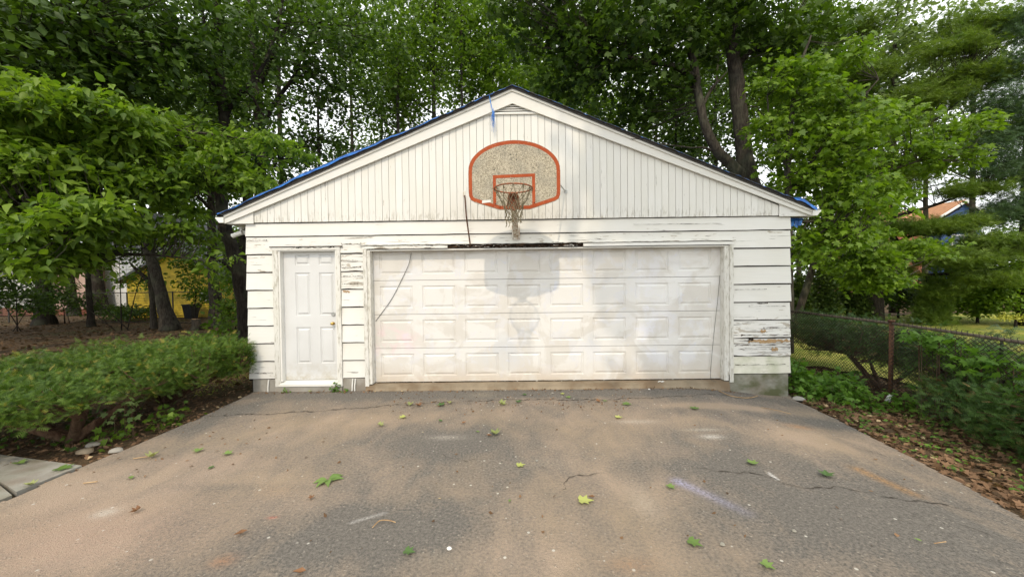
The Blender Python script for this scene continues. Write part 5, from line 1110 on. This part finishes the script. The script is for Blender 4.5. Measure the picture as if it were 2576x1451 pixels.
litter('grass', 5000, (-12, -4.8), (-.3, 3.), lambda x_, y_: pnoise(x_, y_, 4, 3, .8) > .52, M['grass'], .07, 'blade', 'thin patchy grass on the bare soil behind the yew hedge', 'grass', zoff=.02, up=1.2)
# twigs on the soil
for (u0, v0, u1, v1, z, r) in ((600, 868, 690, 840, 0, .02), (240, 812, 480, 812, 0, .03)):
    a_, c_ = gb(u0, v0), gb(u1, v1); b = MB(); b.tube(smooth_path([a_, a_*.5+c_*.5+np.array([.05, .1, .05]), c_]), r, 5, .2); tag(b.build('fallen_branch', M['bark']), 'fallen branch lying on the soil ' + ('near the garage corner' if u0 == 600 else 'in front of the left tree trunks'), 'branch')
# stones at hedge foot
for i, (u, v, r, lab) in enumerate([(232, 1118, .05, 'smooth pale stone at the foot of the yew stem'), (262, 1108, .055, 'grey stone just right of the yew stem'), (293, 1132, .05, 'flat pale stone on the driveway edge below the hedge'), (215, 1135, .06, 'tan stone at the left of those by the driveway edge'), (2008, 1003, .07, 'pale stone beside the right foundation corner')]):
    c_ = grd(u, v, float(gz(4.5, 0)) if u > 1500 else 0); b = MB(); v_ = []; n_ = 9
    for ring, (rr, hz_) in enumerate(((1, .0), (.95, .35), (.55, .6))):
        for k in range(n_): a_ = k*2*math.pi/n_; q = rr*r*(1+.15*math.sin(k*2.1+i)); v_.append((c_[0]+q*1.3*math.cos(a_), c_[1]+q*math.sin(a_), c_[2]+hz_*r-.008))
    b.add(v_, [(q*n_+k, q*n_+(k+1) % n_, (q+1)*n_+(k+1) % n_, (q+1)*n_+k) for q in range(2) for k in range(n_)]+[tuple(range(2*n_, 3*n_))]); tag(b.build('stone', M['concrete_tan'] if i % 2 else M['concrete'], None, True), lab, 'stone')

# ------------------------------------------------------------------ chain link fence, right
fence = thing('chain_link_fence', 'rusty chain link fence with a leaning brown post between the litter and the lawn', 'fence', (5.63, -.38, -.17))
p0 = at(1988, 783, 1.35); rail = [np.array(at(1975, 781, 1.5)), np.array(at(2243, 815, -.38)), np.array(at(2576, 862, -2.0))]
# rail goes through measured points on the plane x = 5.6
def on_x(U, V, X0=5.62):
    d = ray(U, V); t_ = (X0-CAM[0])/d[0]; return CAM+t_*d
rail = [on_x(u, v) for u, v in ((1972, 780), (2100, 796), (2243, 813), (2400, 836), (2576, 862), (2750, 890))]
b = MB(); b.tube(rail, .021, 8); b.build('top_rail', simple('weathered_rail', (.12, .095, .07), .8, .2, .5, 14), fence, True)
b = MB(); q = on_x(2243, 813); g0 = on_x(2240, 985); b.tube([q+np.array([.0, 0, .03]), g0+np.array([0, 0, -.05])], .029, 10); b.tube([q+np.array([0, 0, .05]), q+np.array([0, 0, .02])], .04, 10); b.build('post', M['rust'], fence, True)
for yy in (1.75, -2.9):
    b = MB(); zt = np.interp(yy, [r[1] for r in rail][::-1], [r[2] for r in rail][::-1]); b.tube([(5.62, yy, zt+.03), (5.62, yy, -.25)], .032, 8); b.build('post', M['rust'], fence, True)
ys_r = [r[1] for r in rail][::-1]; zs_r = [r[2] for r in rail][::-1]
b = MB(); pitch_ = .058; ymin, ymax = rail[-1][1], rail[0][1]; nw = int((ymax-ymin)/pitch_)
for k in range(-22, nw+2):
    for s_ in (-1, 1):
        pts = []; y_ = ymin+k*pitch_; yy = y_ if s_ > 0 else y_+22*pitch_
        z_ = -.18; steps = 0
        A = None; zt = None
        # straight diagonal wire from bottom to rail height
        H = 1.25; y_end = yy+s_*H
        if min(yy, y_end) > ymax or max(yy, y_end) < ymin: continue
        t0_, t1_ = 0., 1.
        seg_ = []
        for tt_ in np.linspace(0, 1, 13):
            yv = yy+s_*H*tt_; zv = -.18+H*tt_; ztop = np.interp(yv, ys_r, zs_r)+.03
            if ymin <= yv <= ymax and zv <= ztop: seg_.append((5.60+.008*s_*(-1)**int(tt_*12), yv, zv))
        if len(seg_) > 1: b.tube(seg_, .0036, 3, caps=False)
for k in range(nw):
    y_ = ymin+k*pitch_; z_ = np.interp(y_, ys_r, zs_r); b.tube([(5.60, y_, z_-.02), (5.60, y_+.01, z_+.045), (5.60, y_-.012, z_+.055)], .0036, 3, caps=False)
b.build('wire_mesh', simple('dark_rusty_wire', (.05, .04, .032), .8), fence)
# printed can by the post
can = thing('drink_can', 'white printed can lying by the foot of the rusty fence post', 'can', tuple(grd(2231, 1010, -.15)))
q = grd(2231, 1012, -.16); ax = np.array([.35, -.2, .9]); ax /= np.linalg.norm(ax); c0 = q+np.array([0, 0, .01])
b = MB(); b.tube([c0, c0+ax*.006, c0+ax*.012, c0+ax*.11, c0+ax*.122], [.024, .029, .032, .032, .026], 14)
t = NT('printed_can'); n_ = t.noise(t.mp((8, 8, 60)), 2, 3); t.bsdf(t.mix(t.ramp(n_, .56, .60), (.80, .80, .80), (.22, .25, .30)), .35, .2, None, .5); b.build('can_body', t.m, can, True)
b = MB(); b.tube([c0+ax*.122, c0+ax*.126], [.026, .024], 14); b.build('can_lid', M['steel'], can)

# ------------------------------------------------------------------ far left fence and buildings
M['darkwire'] = simple('dark_wire', (.05, .05, .045), .7)
ff = thing('chain_link_fence', 'distant chain link fence in front of the yellow shed and white building', 'fence', (-21, 13.2, 0))
yf = 12.9; zr = at(400, 735, yf)[2]
b = MB(); b.tube([(-34, yf, zr), (-8, yf, zr)], .022, 6); b.build('top_rail', M['darkwire'], ff)
for u in (-100, 20, 130, 319, 434, 556, 640): x_ = at(u, 735, yf)[0]; b = MB(); b.tube([(x_, yf, -.1), (x_, yf, zr+.03)], .03, 6); b.build('post', M['darkwire'], ff)
b = MB()
for k in range(-14, 260):
    for s_ in (-1, 1):
        x0_ = -34+k*.10; x0_ = x0_ if s_ > 0 else x0_+zr
        b.add([(x0_-.004, yf+.01, -.02), (x0_+.004, yf+.01, -.02), (x0_+.004+s_*zr, yf+.01, zr), (x0_-.004+s_*zr, yf+.01, zr)], [(0, 1, 2, 3)])
b.build('wire_mesh', M['darkwire'], ff)

def siding_wall(name, x0, x1, y, z0, z1, step, mat, parent, gable=None, vertical=False):
    """clapboards or vertical panels, each with its own lip"""
    if vertical:
        k = x0
        while k < x1-.01:
            b = MB(); b.box(k+.012, min(k+step, x1)-.012, y, y+.04, z0, z1); b.build(name, mat, parent); k += step
        return
    z = z0
    while z < z1-.01:
        zt = min(z+step, z1); a, c = x0, x1
        if gable and z > gable[0]:
            f_ = (z-gable[0])/(gable[1]-gable[0]); mid = (x0+x1)/2; hw = (x1-x0)/2*(1-f_)
            if hw < .15: break
            a, c = mid-hw, mid+hw
        b = MB(); b.add([(a, y, z+.01), (c, y, z+.01), (c, y+.03, zt), (a, y+.03, zt), (a, y+.06, z+.01), (c, y+.06, z+.01)], [(0, 1, 2, 3), (0, 4, 5, 1)]); b.build(name, mat, parent); z += step
M['yellow'] = simple('yellow_siding', (.60, .44, .03), .6, var=.1, scale=3)
M['yellow2'] = simple('pale_yellow_siding', (.62, .50, .07), .6, var=.1, scale=3)
M['whitewall'] = simple('white_panel', (.72, .72, .70), .6, var=.06, scale=2)
M['salmon'] = simple('salmon_stucco', (.46, .32, .26), .8, var=.15, scale=2)
M['palegrey'] = simple('pale_grey_wall', (.52, .52, .50), .8, var=.15, scale=2)
M['roofgrey'] = simple('grey_shingles', (.17, .17, .18), .9, var=.3, scale=8)
M['glass'] = simple('window_glass', (.06, .08, .10), .1, spec=.6)
ysd = 14.2; xa, xb = at(318, 720, ysd)[0], at(566, 720, ysd)[0]; ze = at(316, 704, ysd)[2]; zp = at(442, 632, ysd)[2]
shed = thing('yellow_shed', 'bright yellow clapboard shed with grey gable roof behind the far fence', 'shed', (xa, ysd, 0))
b = MB(); b.prism([(xa, 0), (xb, 0), (xb, ze), ((xa+xb)/2, zp), (xa, ze)], ysd+.07, ysd+5); b.build('wall', M['yellow'], shed)
siding_wall('clapboard', xa, xb, ysd, .12, zp-.05, .135, M['yellow'], shed, gable=(ze, zp))
for s_ in (-1, 1):
    m_ = (xa+xb)/2; xe = xa-.35 if s_ < 0 else xb+.35; sl_ = (zp-ze)/((xb-xa)/2); zev = ze-.35*sl_
    b = MB(); b.prism([(m_, zp+.02), (m_, zp+.16), (xe, zev+.14), (xe, zev+.0)], ysd-.3, ysd+5.1); b.build('roof', M['roofgrey'], shed)
b = MB(); wx0, wx1 = at(505, 790, ysd)[0], at(534, 790, ysd)[0]; wz0, wz1 = at(520, 757, ysd)[2], at(520, 735, ysd)[2]
b.box(wx0, wx1, ysd-.03, ysd-.001, wz0, wz1); wf = b.build('window', M['whitewall'], shed)
b = MB(); b.box(wx0+.07, wx1-.07, ysd-.034, ysd-.031, wz0+.07, wz1-.07); b.build('pane', M['glass'], wf)
# black bin leaning before it
bx0, bx1 = at(470, 780, 13.6)[0], at(492, 780, 13.6)[0]
bin_ = thing('trash_bin', 'black plastic wheeled bin in front of the yellow shed', 'bin', ((bx0+bx1)/2, 13.6, 0))
b = MB(); zt_ = at(480, 764, 13.6)[2]; m_ = (bx0+bx1)/2; hw = (bx1-bx0)/2
v = [(m_-hw*.8, 13.4, 0), (m_+hw*.8, 13.4, 0), (m_+hw*.8, 13.8, 0), (m_-hw*.8, 13.8, 0), (m_-hw, 13.3, zt_-.08), (m_+hw, 13.3, zt_-.08), (m_+hw, 13.9, zt_-.08), (m_-hw, 13.9, zt_-.08)]
b.add(v, [(0, 1, 5, 4), (1, 2, 6, 5), (2, 3, 7, 6), (3, 0, 4, 7), (0, 3, 2, 1)]); b.build('bin_body', M['black'], bin_)
b = MB(); b.prism([(m_-hw*1.08, zt_-.08), (m_+hw*1.08, zt_-.08), (m_+hw*1.05, zt_-.02), (m_, zt_), (m_-hw*1.05, zt_-.02)], 13.26, 13.95); b.build('bin_lid', M['black'], bin_)
ywh = 18.; xa, xb = at(222, 720, ywh)[0], at(420, 720, ywh)[0]; zt = at(330, 640, ywh)[2]
wb = thing('white_building', 'white building with vertical metal panels behind the yellow shed', 'building', (xa, ywh, 0))
b = MB(); b.box(xa, xb, ywh+.05, ywh+6, 0, zt); b.build('wall', M['whitewall'], wb)
siding_wall('wall_panel', xa, xb, ywh, 0, zt, .42, M['whitewall'], wb, vertical=True)
b = MB(); b.prism([(xa-.3, zt), (xb+.3, zt), (xb-.6, zt+2.6), (xa+1.2, zt+2.6)], ywh-.3, ywh+6); b.build('roof', M['roofgrey'], wb)
b = MB(); b.box(xa-.3, xb+.3, ywh-.36, ywh-.305, zt-.02, zt+.16); b.build('fascia', M['trim_clean'], wb)
ysa = 17.; xa, xb = at(120, 720, ysa)[0], at(221, 720, ysa)[0]; zt = at(160, 655, ysa)[2]
sb = thing('salmon_building', 'low salmon coloured wall of a building behind the left tree trunks', 'building', (xa, ysa, 0))
b = MB(); b.box(xa, xb, ysa, ysa+5, .35, zt); b.build('wall', M['salmon'], sb)
b = MB(); b.box(xa-.01, xb+.01, ysa-.03, ysa+5, 0, .345); b.build('base_course', simple('brick_red', (.22, .08, .05), .9), sb)
b = MB(); b.box(xa-.2, xb+.2, ysa-.2, ysa+5.2, zt+.001, zt+.2); b.build('roof', M['roofgrey'], sb)
xa, xb = at(-60, 720, ysa)[0], at(117, 720, ysa)[0]
sb = thing('grey_building', 'pale grey building behind the leftmost tree trunk', 'building', (xa, ysa, 0))
b = MB(); b.box(xa, xb, ysa, ysa+5, .5, zt+.3); b.build('wall', M['palegrey'], sb)
b = MB(); b.box(xa, xb, ysa-.04, ysa+5, 0, .49); b.build('base_course', simple('brick_base', (.20, .09, .06), .9), sb)
b = MB(); b.box(xa-.2, xb+.15, ysa-.2, ysa+5.2, zt+.301, zt+.5); b.build('roof', M['roofgrey'], sb)
yy2 = 22.; xa, xb = at(560, 720, yy2)[0], at(680, 720, yy2)[0]; zt = at(600, 655, yy2)[2]
sb = thing('yellow_house', 'pale yellow house glimpsed between the stems beside the garage', 'house', (xa, yy2, 0))
b = MB(); b.box(xa, xb, yy2+.07, yy2+6, 0, zt); b.build('wall', M['yellow2'], sb)
siding_wall('clapboard', xa, xb, yy2, .1, zt, .2, M['yellow2'], sb)
b = MB(); x0_, x1_ = at(607, 740, yy2)[0], at(622, 740, yy2)[0]; z0_, z1_ = at(610, 752, yy2)[2], at(610, 715, yy2)[2]; b.box(x0_, x1_, yy2-.05, yy2-.001, z0_, z1_); wf = b.build('window', M['whitewall'], sb)
b = MB(); b.box(x0_+.08, x1_-.08, yy2-.056, yy2-.051, z0_+.08, z1_-.08); b.build('pane', M['glass'], wf)
b = MB(); b.box(xa-.3, xb+.3, yy2-.3, yy2+6, zt+.001, zt+.3); b.build('roof', M['roofgrey'], sb)
# stump
sc_ = gb(494, 829); st_ = thing('tree_stump', 'short cut tree stump on the soil in front of the yellow shed', 'stump', tuple(sc_))
b = MB(); b.tube([sc_+np.array([0, 0, -.05]), sc_+np.array([.02, 0, .12]), sc_+np.array([.0, 0, .42])], [.24, .17, .15], 12, .1); b.build('bark', M['bark'], st_, True)
b = MB(); b.tube([sc_+np.array([0, 0, .42]), sc_+np.array([0, 0, .428])], [.145, .14], 12); b.build('cut_face', M['bare'], st_)
# blue house, right
yh = 30.
def hp(u, v, y=yh): return at(u, v, y)
house = thing('blue_house', 'dark blue clapboard house with orange brown roof and brick chimney beyond the pines', 'house', (hp(2380, 600)[0], yh, 0))
M['blue'] = simple('blue_siding', (.035, .075, .19), .6, var=.1, scale=3); M['brownroof'] = simple('orange_brown_shingles', (.34, .17, .085), .85, var=.2, scale=4); M['brick'] = simple('red_brick', (.33, .13, .08), .9, var=.25, scale=6)
x0_, x1_ = hp(2368, 600)[0], hp(2470, 600)[0]; pk = hp(2419, 511); ez = hp(2460, 541)[2]; m_ = (x0_+x1_)/2
b = MB(); b.prism([(x0_, 0), (x1_, 0), (x1_, ez), (m_, pk[2]), (x0_, ez)], yh+.07, yh+8); b.build('wall', M['blue'], house)
siding_wall('clapboard', x0_, x1_, yh, .2, pk[2]-.1, .28, M['blue'], house, gable=(ez, pk[2]))
for s_ in (-1, 1):
    xe = x0_-.5 if s_ < 0 else x1_+.5; sl_ = (pk[2]-ez)/((x1_-x0_)/2)
    b = MB(); b.prism([(m_, pk[2]+.02), (m_, pk[2]+.22), (xe, ez-.5*sl_+.2), (xe, ez-.5*sl_)], yh-.4, yh-.30); b.build('rake_trim', M['whitewall'], house)
    b = MB(); b.prism([(m_, pk[2]+.06), (m_, pk[2]+.30), (xe, ez-.5*sl_+.27), (xe, ez-.5*sl_+.05)], yh-.29, yh+8.3); b.build('roof', M['brownroof'], house)
# side wing with its roof slope facing the yard
xw0 = hp(2255, 600)[0]
b = MB(); b.box(xw0, x0_-.02, yh+1.2, yh+7, 0, ez-.3); b.build('wing_wall', M['brick'], house)
b = MB(); b.add([(xw0-.3, yh+.7, ez-.45), (m_-.5, yh+.7, ez-.45), (m_-.2, yh+4.2, pk[2]-.05), (xw0-.3, yh+4.2, pk[2]-.05), (xw0-.3, yh+.7, ez-.55), (m_-.5, yh+.7, ez-.55), (xw0-.3, yh+7.7, ez-.45), (m_-.5, yh+7.7, ez-.45)], [(0, 1, 2, 3), (4, 5, 1, 0), (3, 2, 7, 6)]); b.build('wing_roof', M['brownroof'], house)
c_ = hp(2341, 560); b = MB(); b.box(c_[0]-.55, c_[0]+.55, yh+3.6, yh+4.8, 0, at(2341, 497, yh+4)[2]); b.build('chimney', M['brick'], house)
for (u0, u1, v0, v1) in ((2392, 2424, 640, 590), (2440, 2462, 640, 590), (2426, 2434, 552, 540)):
    b = MB(); a_, d_ = hp(u0, v0), hp(u1, v1); b.box(a_[0], d_[0], yh-.06, yh-.001, a_[2], d_[2]); wf = b.build('window', M['whitewall'], house)
    b = MB(); b.box(a_[0]+.12, d_[0]-.12, yh-.07, yh-.061, a_[2]+.12, d_[2]-.12); b.build('pane', M['glass'], wf)

# ------------------------------------------------------------------ leaves and scraps lying on the driveway
LV = [ # u, v, size, kind, colour, label
 (825, 1208, .23, 'compound', 'g', 'large fresh green compound leaf lying flat on the driveway'),
 (1473, 1262, .14, 'maple', 'y', 'curled yellow green leaf right of centre on the driveway'),
 (1489, 1254, .08, 'ovate', 'b', 'small brown leaf touching the curled yellow green one'),
 (1748, 1370, .11, 'maple', 'g', 'bright green leaf near the bottom of the driveway, right of centre'),
 (1688, 1228, .085, 'maple', 'g', 'small green leaf at the upper end of the blue chalk streak'),
 (1890, 1166, .12, 'maple', 'g', 'fresh green leaf above the long crack on the right'),
 (2078, 1196, .14, 'maple', 'd', 'dark green leaf near the orange rust stain'),
 (1243, 1093, .20, 'maple', 'w', 'large wilted green leaf in the middle of the driveway'),
 (1230, 1098, .10, 'ovate', 'b', 'shrivelled brown leaf beside the large wilted one'),
 (1202, 1088, .07, 'ovate', 'g', 'small upright green leaf left of the large wilted one'),
 (1265, 1020, .17, 'maple', 'w', 'wilted brown green leaf on the driveway below the middle of the wide door'),
 (1132, 1016, .14, 'maple', 'w', 'wilted leaf, right one of a withered row under the wide door'),
 (1108, 1021, .14, 'maple', 'd', 'dark withered leaf in the row under the wide door'),
 (1052, 1022, .16, 'maple', 'b', 'brown withered leaf in the row under the wide door'),
 (1032, 1021, .14, 'maple', 'w', 'yellowish withered leaf at the left of the row under the wide door'),
 (1305, 1012, .12, 'maple', 'd', 'dark green leaf on the crack below the garage door centre'),
 (1320, 994, .09, 'maple', 'd', 'little dark leaf on the black strip before the wide door'),
 (1415, 992, .08, 'maple', 'y', 'little yellow leaf on the black strip before the wide door'),
 (1430, 1001, .10, 'maple', 'g', 'green leaf on the crack right of the garage door centre'),
 (1575, 1018, .15, 'maple', 'g', 'wilted green leaf below the crack, right part of the driveway'),
 (1505, 1012, .12, 'maple', 'b', 'brown leaf below the crack, right part of the driveway'),
 (1522, 1010, .09, 'ovate', 'g', 'green scrap beside the brown leaf below the crack'),
 (1745, 1028, .14, 'maple', 'g', 'green leaf before the right end of the wide door'),
 (1557, 1051, .11, 'maple', 'y', 'yellow green leaf alone in the upper driveway'),
 (1012, 1052, .11, 'maple', 'y', 'yellow green leaf left of centre in the upper driveway'),
 (958, 1073, .13, 'maple', 'w', 'wilted leaf left of centre on the dark patch'),
 (1167, 1066, .11, 'ovate', 'b', 'small brown leaf just above the driveway centre'),
 (1108, 1060, .10, 'ovate', 'd', 'small dark leaf left of the driveway centre'),
 (1310, 1172, .10, 'maple', 'y', 'pale yellow leaf in the middle of the driveway'),
 (1150, 1190, .06, 'ovate', 'b', 'small dark brown leaf scrap in the middle of the driveway'),
 (783, 1256, .07, 'maple', 'b', 'small orange brown leaf below the large compound leaf'),
 (498, 1137, .11, 'maple', 'g', 'green leaf on the left part of the driveway, left one of a pair'),
 (574, 1144, .11, 'maple', 'g', 'green leaf on the left part of the driveway, right one of a pair'),
 (531, 1178, .09, 'ovate', 'd', 'dark curled leaf on the left driveway below the pair'),
 (385, 1150, .16, 'maple', 'w', 'wilted green leaf beside a twig near the left driveway edge'),
 (330, 1204, .09, 'ovate', 'g', 'small green leaf on the lower left of the driveway'),
 (162, 1180, .16, 'maple', 'g', 'green leaf on the left walk seam'),
 (52, 1168, .12, 'maple', 'g', 'green leaf on the walk at the far left'),
 (75, 1222, .13, 'maple', 'w', 'faded leaf in the seam of the walk at the left edge'),
 (410, 1052, .10, 'maple', 'b', 'brown leaf on the driveway edge beneath the hedge'),
 (340, 1290, .09, 'maple', 'b', 'tan brown leaf low on the left of the driveway'),
 (607, 1345, .12, 'ovate', 'b', 'curled brown leaf low left of the driveway centre'),
 (755, 1445, .11, 'ovate', 'b', 'orange brown leaf at the bottom edge of the driveway'),
 (1932, 1428, .09, 'maple', 'g', 'green leaf scrap at the bottom right of the driveway'),
 (2310, 1362, .05, 'ovate', 'g', 'tiny green leaf scrap in the right foreground'),
 (1030, 1392, .09, 'maple', 'd', 'dark mossy leaf scrap in the lower middle of the driveway'),
 (928, 985, .10, 'ovate', 'b', 'brown leaf at the foot of the wall left of the wide door'),
 (780, 985, .08, 'maple', 'y', 'yellow leaf on the driveway below the entry door'),
 (1282, 1262, .045, 'ovate', 'g', 'tiny green scrap left of the curled yellow leaf'),
]
leafc = {'g': leafmat('fallen_green', (.12, .20, .045), (.19, .28, .075), .2, .55), 'd': leafmat('fallen_dark', (.05, .11, .03), (.09, .16, .045), .15, .6), 'y': leafmat('fallen_yellow', (.38, .42, .11), (.50, .52, .17), .2, .6),
         'b': leafmat('fallen_brown', (.15, .075, .035), (.27, .14, .07), .1, .8), 'w': leafmat('fallen_wilted', (.20, .24, .08), (.33, .34, .14), .15, .7)}
def one_leaf(u, v, size, kind, colr, label):
    c = grd(u, v, 0); c[2] = float(gz(c[0], c[1]))+.012
    if kind == 'compound':
        root = thing('fallen_leaf', label, 'leaf', tuple(c))
        for a in (-2.6, -1.9, -1.15, .15, .75):
            d = np.array([[math.cos(a), math.sin(a)*.9, .12]]); P = c[None]+d*.01
            scatter('leaflet', P, d, np.array([[random.uniform(-.3, .3), -.35, 1.]]), size*random.uniform(.5, .62), 'big', leafc[colr], root)
        return
    tv, tf = TEMPL[kind]; a = random.random()*6.28; curl = random.uniform(.15, .55) if colr in 'gyd' else random.uniform(.5, 1.1)
    P = []
    for px, py, pz in tv:
        py2 = py-.45; z_ = abs(px)*curl*1.2+max(0, abs(py2)-.15)**1*curl*.7+random.uniform(0, .08)*curl
        if colr in 'bw': px *= .75; py2 *= .85
        P.append((c[0]+size*(px*math.cos(a)-py2*math.sin(a)), c[1]+size*(px*math.sin(a)+py2*math.cos(a)), c[2]+size*z_*.6))
    # split in small faces by a centre fan so that it curls
    cen = len(P); P.append((c[0], c[1], c[2])); ring = list(range(cen)) if kind == 'maple' else [0, 1, 2, 3]
    f = [(ring[i], ring[(i+1) % len(ring)], cen) for i in range(len(ring))]
    o = mesh('fallen_leaf', P, f, leafc[colr]); q = o.data.attributes.new('rnd', 'FLOAT', 'FACE'); q.data.foreach_set('value', [random.random()]*len(f)); tag(o, label, 'leaf')
for L in LV: one_leaf(L[0], L[1], L[2]*.82, *L[3:])
# small green and brown scraps in drifts (too many to count)
n = 420; U = np.concatenate([RNG.uniform(980, 1600, 260), RNG.uniform(100, 700, 90), RNG.uniform(700, 2300, 70)]); Vv = np.concatenate([RNG.normal(1012, 16, 260), RNG.normal(1110, 50, 90), RNG.uniform(1040, 1400, 70)]); Vv = np.clip(Vv, 985, 1440)
P = np.array([grd(a, c, 0) for a, c in zip(U, Vv)]); k = (P[:, 0] > ledge(P[:, 1])) & (P[:, 0] < redge(P[:, 1])); P = P[k]; P[:, 2] = gz(P[:, 0], 0)+.012
o = scatter('leaf_scraps', P, RNG.normal(0, 1, P.shape)*np.array([1, 1, .3]), np.tile([0, 0, 1.], (len(P), 1))+RNG.normal(0, .5, P.shape), RNG.uniform(.012, .045, len(P)), 'ovate', M['litter'], None, 'stuff'); tag(o, 'tiny brown leaf crumbs scattered over the driveway', 'leaf crumbs')
n = 300; XX = RNG.uniform(-4.1, 3.5, n); P = np.column_stack([XX, RNG.normal(-.13, .025, n), gz(XX, 0)+.012])
o = scatter('leaf_scraps', P, RNG.normal(0, 1, P.shape)*np.array([1, 1, .4]), np.tile([0, 0, 1.], (n, 1))+RNG.normal(0, .6, P.shape), RNG.uniform(.015, .05, n), 'ovate', M['litter'], None, 'stuff'); tag(o, 'dry leaf crumbs gathered along the foot of the garage', 'leaf crumbs')
for (pts, r, lab) in [([(1202 , 0)], 0, '')][:0]: pass
for pts, r, lab in [([(937, 1330), (955, 1316), (978, 1312), (995, 1320)], .004, 'thin curved pale twig left of the driveway centre'), ([(1915, 1015), (1955, 1020), (1990, 1024)], .004, 'dry stalk on the driveway before the right foundation'), ([(1808, 978), (1840, 992), (1880, 990), (1905, 982)], .006, 'bent stick at the right end of the door sill'),
                    ([(210, 1218), (245, 1216)], .005, 'short twig on the lower left of the driveway'), ([(335, 1156), (375, 1152)], .005, 'short twig beside the wilted leaf at the left edge'), ([(2350, 1370), (2380, 1368)], .003, 'small straw on the right foreground')]:
    b = MB(); q = [grd(u, v, 0) for u, v in pts]; q = [np.array([p[0], p[1], float(gz(p[0], 0))+.012+.008*(i % 2)]) for i, p in enumerate(q)]; b.tube(smooth_path(q, 4), r, 5, .1); tag(b.build('twig', M['litter'] if False else M['bare']), lab, 'twig')
for (u, v, r, lab) in [(1130, 1382, .017, 'white paint chip in the lower middle of the driveway'), (1633, 980, .02, 'white chip lying close to the wide door'), (1390, 990, .02, 'round pale pebble on the black strip'), (1817, 1371, .018, 'pale pebble cluster in the right foreground'), (1350, 1160, .014, 'small pale pebble right of the driveway centre'), (1997, 1337, .016, 'pale pebble on the dark right foreground')]:
    c_ = grd(u, v, 0); z_ = float(gz(c_[0], 0))+.008; b = MB(); nn_ = 7
    v_ = [(c_[0]+r*random.uniform(.7, 1.2)*math.cos(k*6.283/nn_), c_[1]+r*random.uniform(.7, 1.1)*math.sin(k*6.283/nn_), z_) for k in range(nn_)]; v_ += [(c_[0]+(p[0]-c_[0])*.7, c_[1]+(p[1]-c_[1])*.7, z_+r*.4) for p in v_]
    b.add(v_, [(k, (k+1) % nn_, nn_+(k+1) % nn_, nn_+k) for k in range(nn_)]+[tuple(range(nn_, 2*nn_))]); tag(b.build('pebble' if 'pebble' in lab else 'paint_chip', M['slab'] if 'pebble' in lab else M['trim_clean']), lab, 'pebble' if 'pebble' in lab else 'chip')

# ------------------------------------------------------------------ street-side tree behind the viewer; its crown shades the right half of the front
sb_ = np.array([5.6, -9.6, -.2])
tree('shade_tree', 'tall street side tree out of frame whose crown shades the garage front', [([sb_, sb_+np.array([-.1, 0, 4]), sb_+np.array([-.5, 0, 8]), sb_+np.array([-1.2, 0, 13])], [.4, .32, .26, .1]), ([sb_+np.array([-.3, 0, 7]), sb_+np.array([-2.2, .2, 9.5]), sb_+np.array([-4., .4, 12.])], [.16, .12, .04])],
     [((3.2, -9.2, 12.2), (2.7, 2., 2.2), 230), ((4.6, -9.4, 11.5), (1.6, 1.8, 2.4), 140), ((1.4, -9., 13.2), (1.4, 1.4, 1.2), 60), ((2.8, -9., 10.), (1.7, 1.5, .8), 60)], per=20, spread=.5, size=.24, templ='kite', lmat=M['leaf_mid'], bmat=M['bark'], twigs=.3)
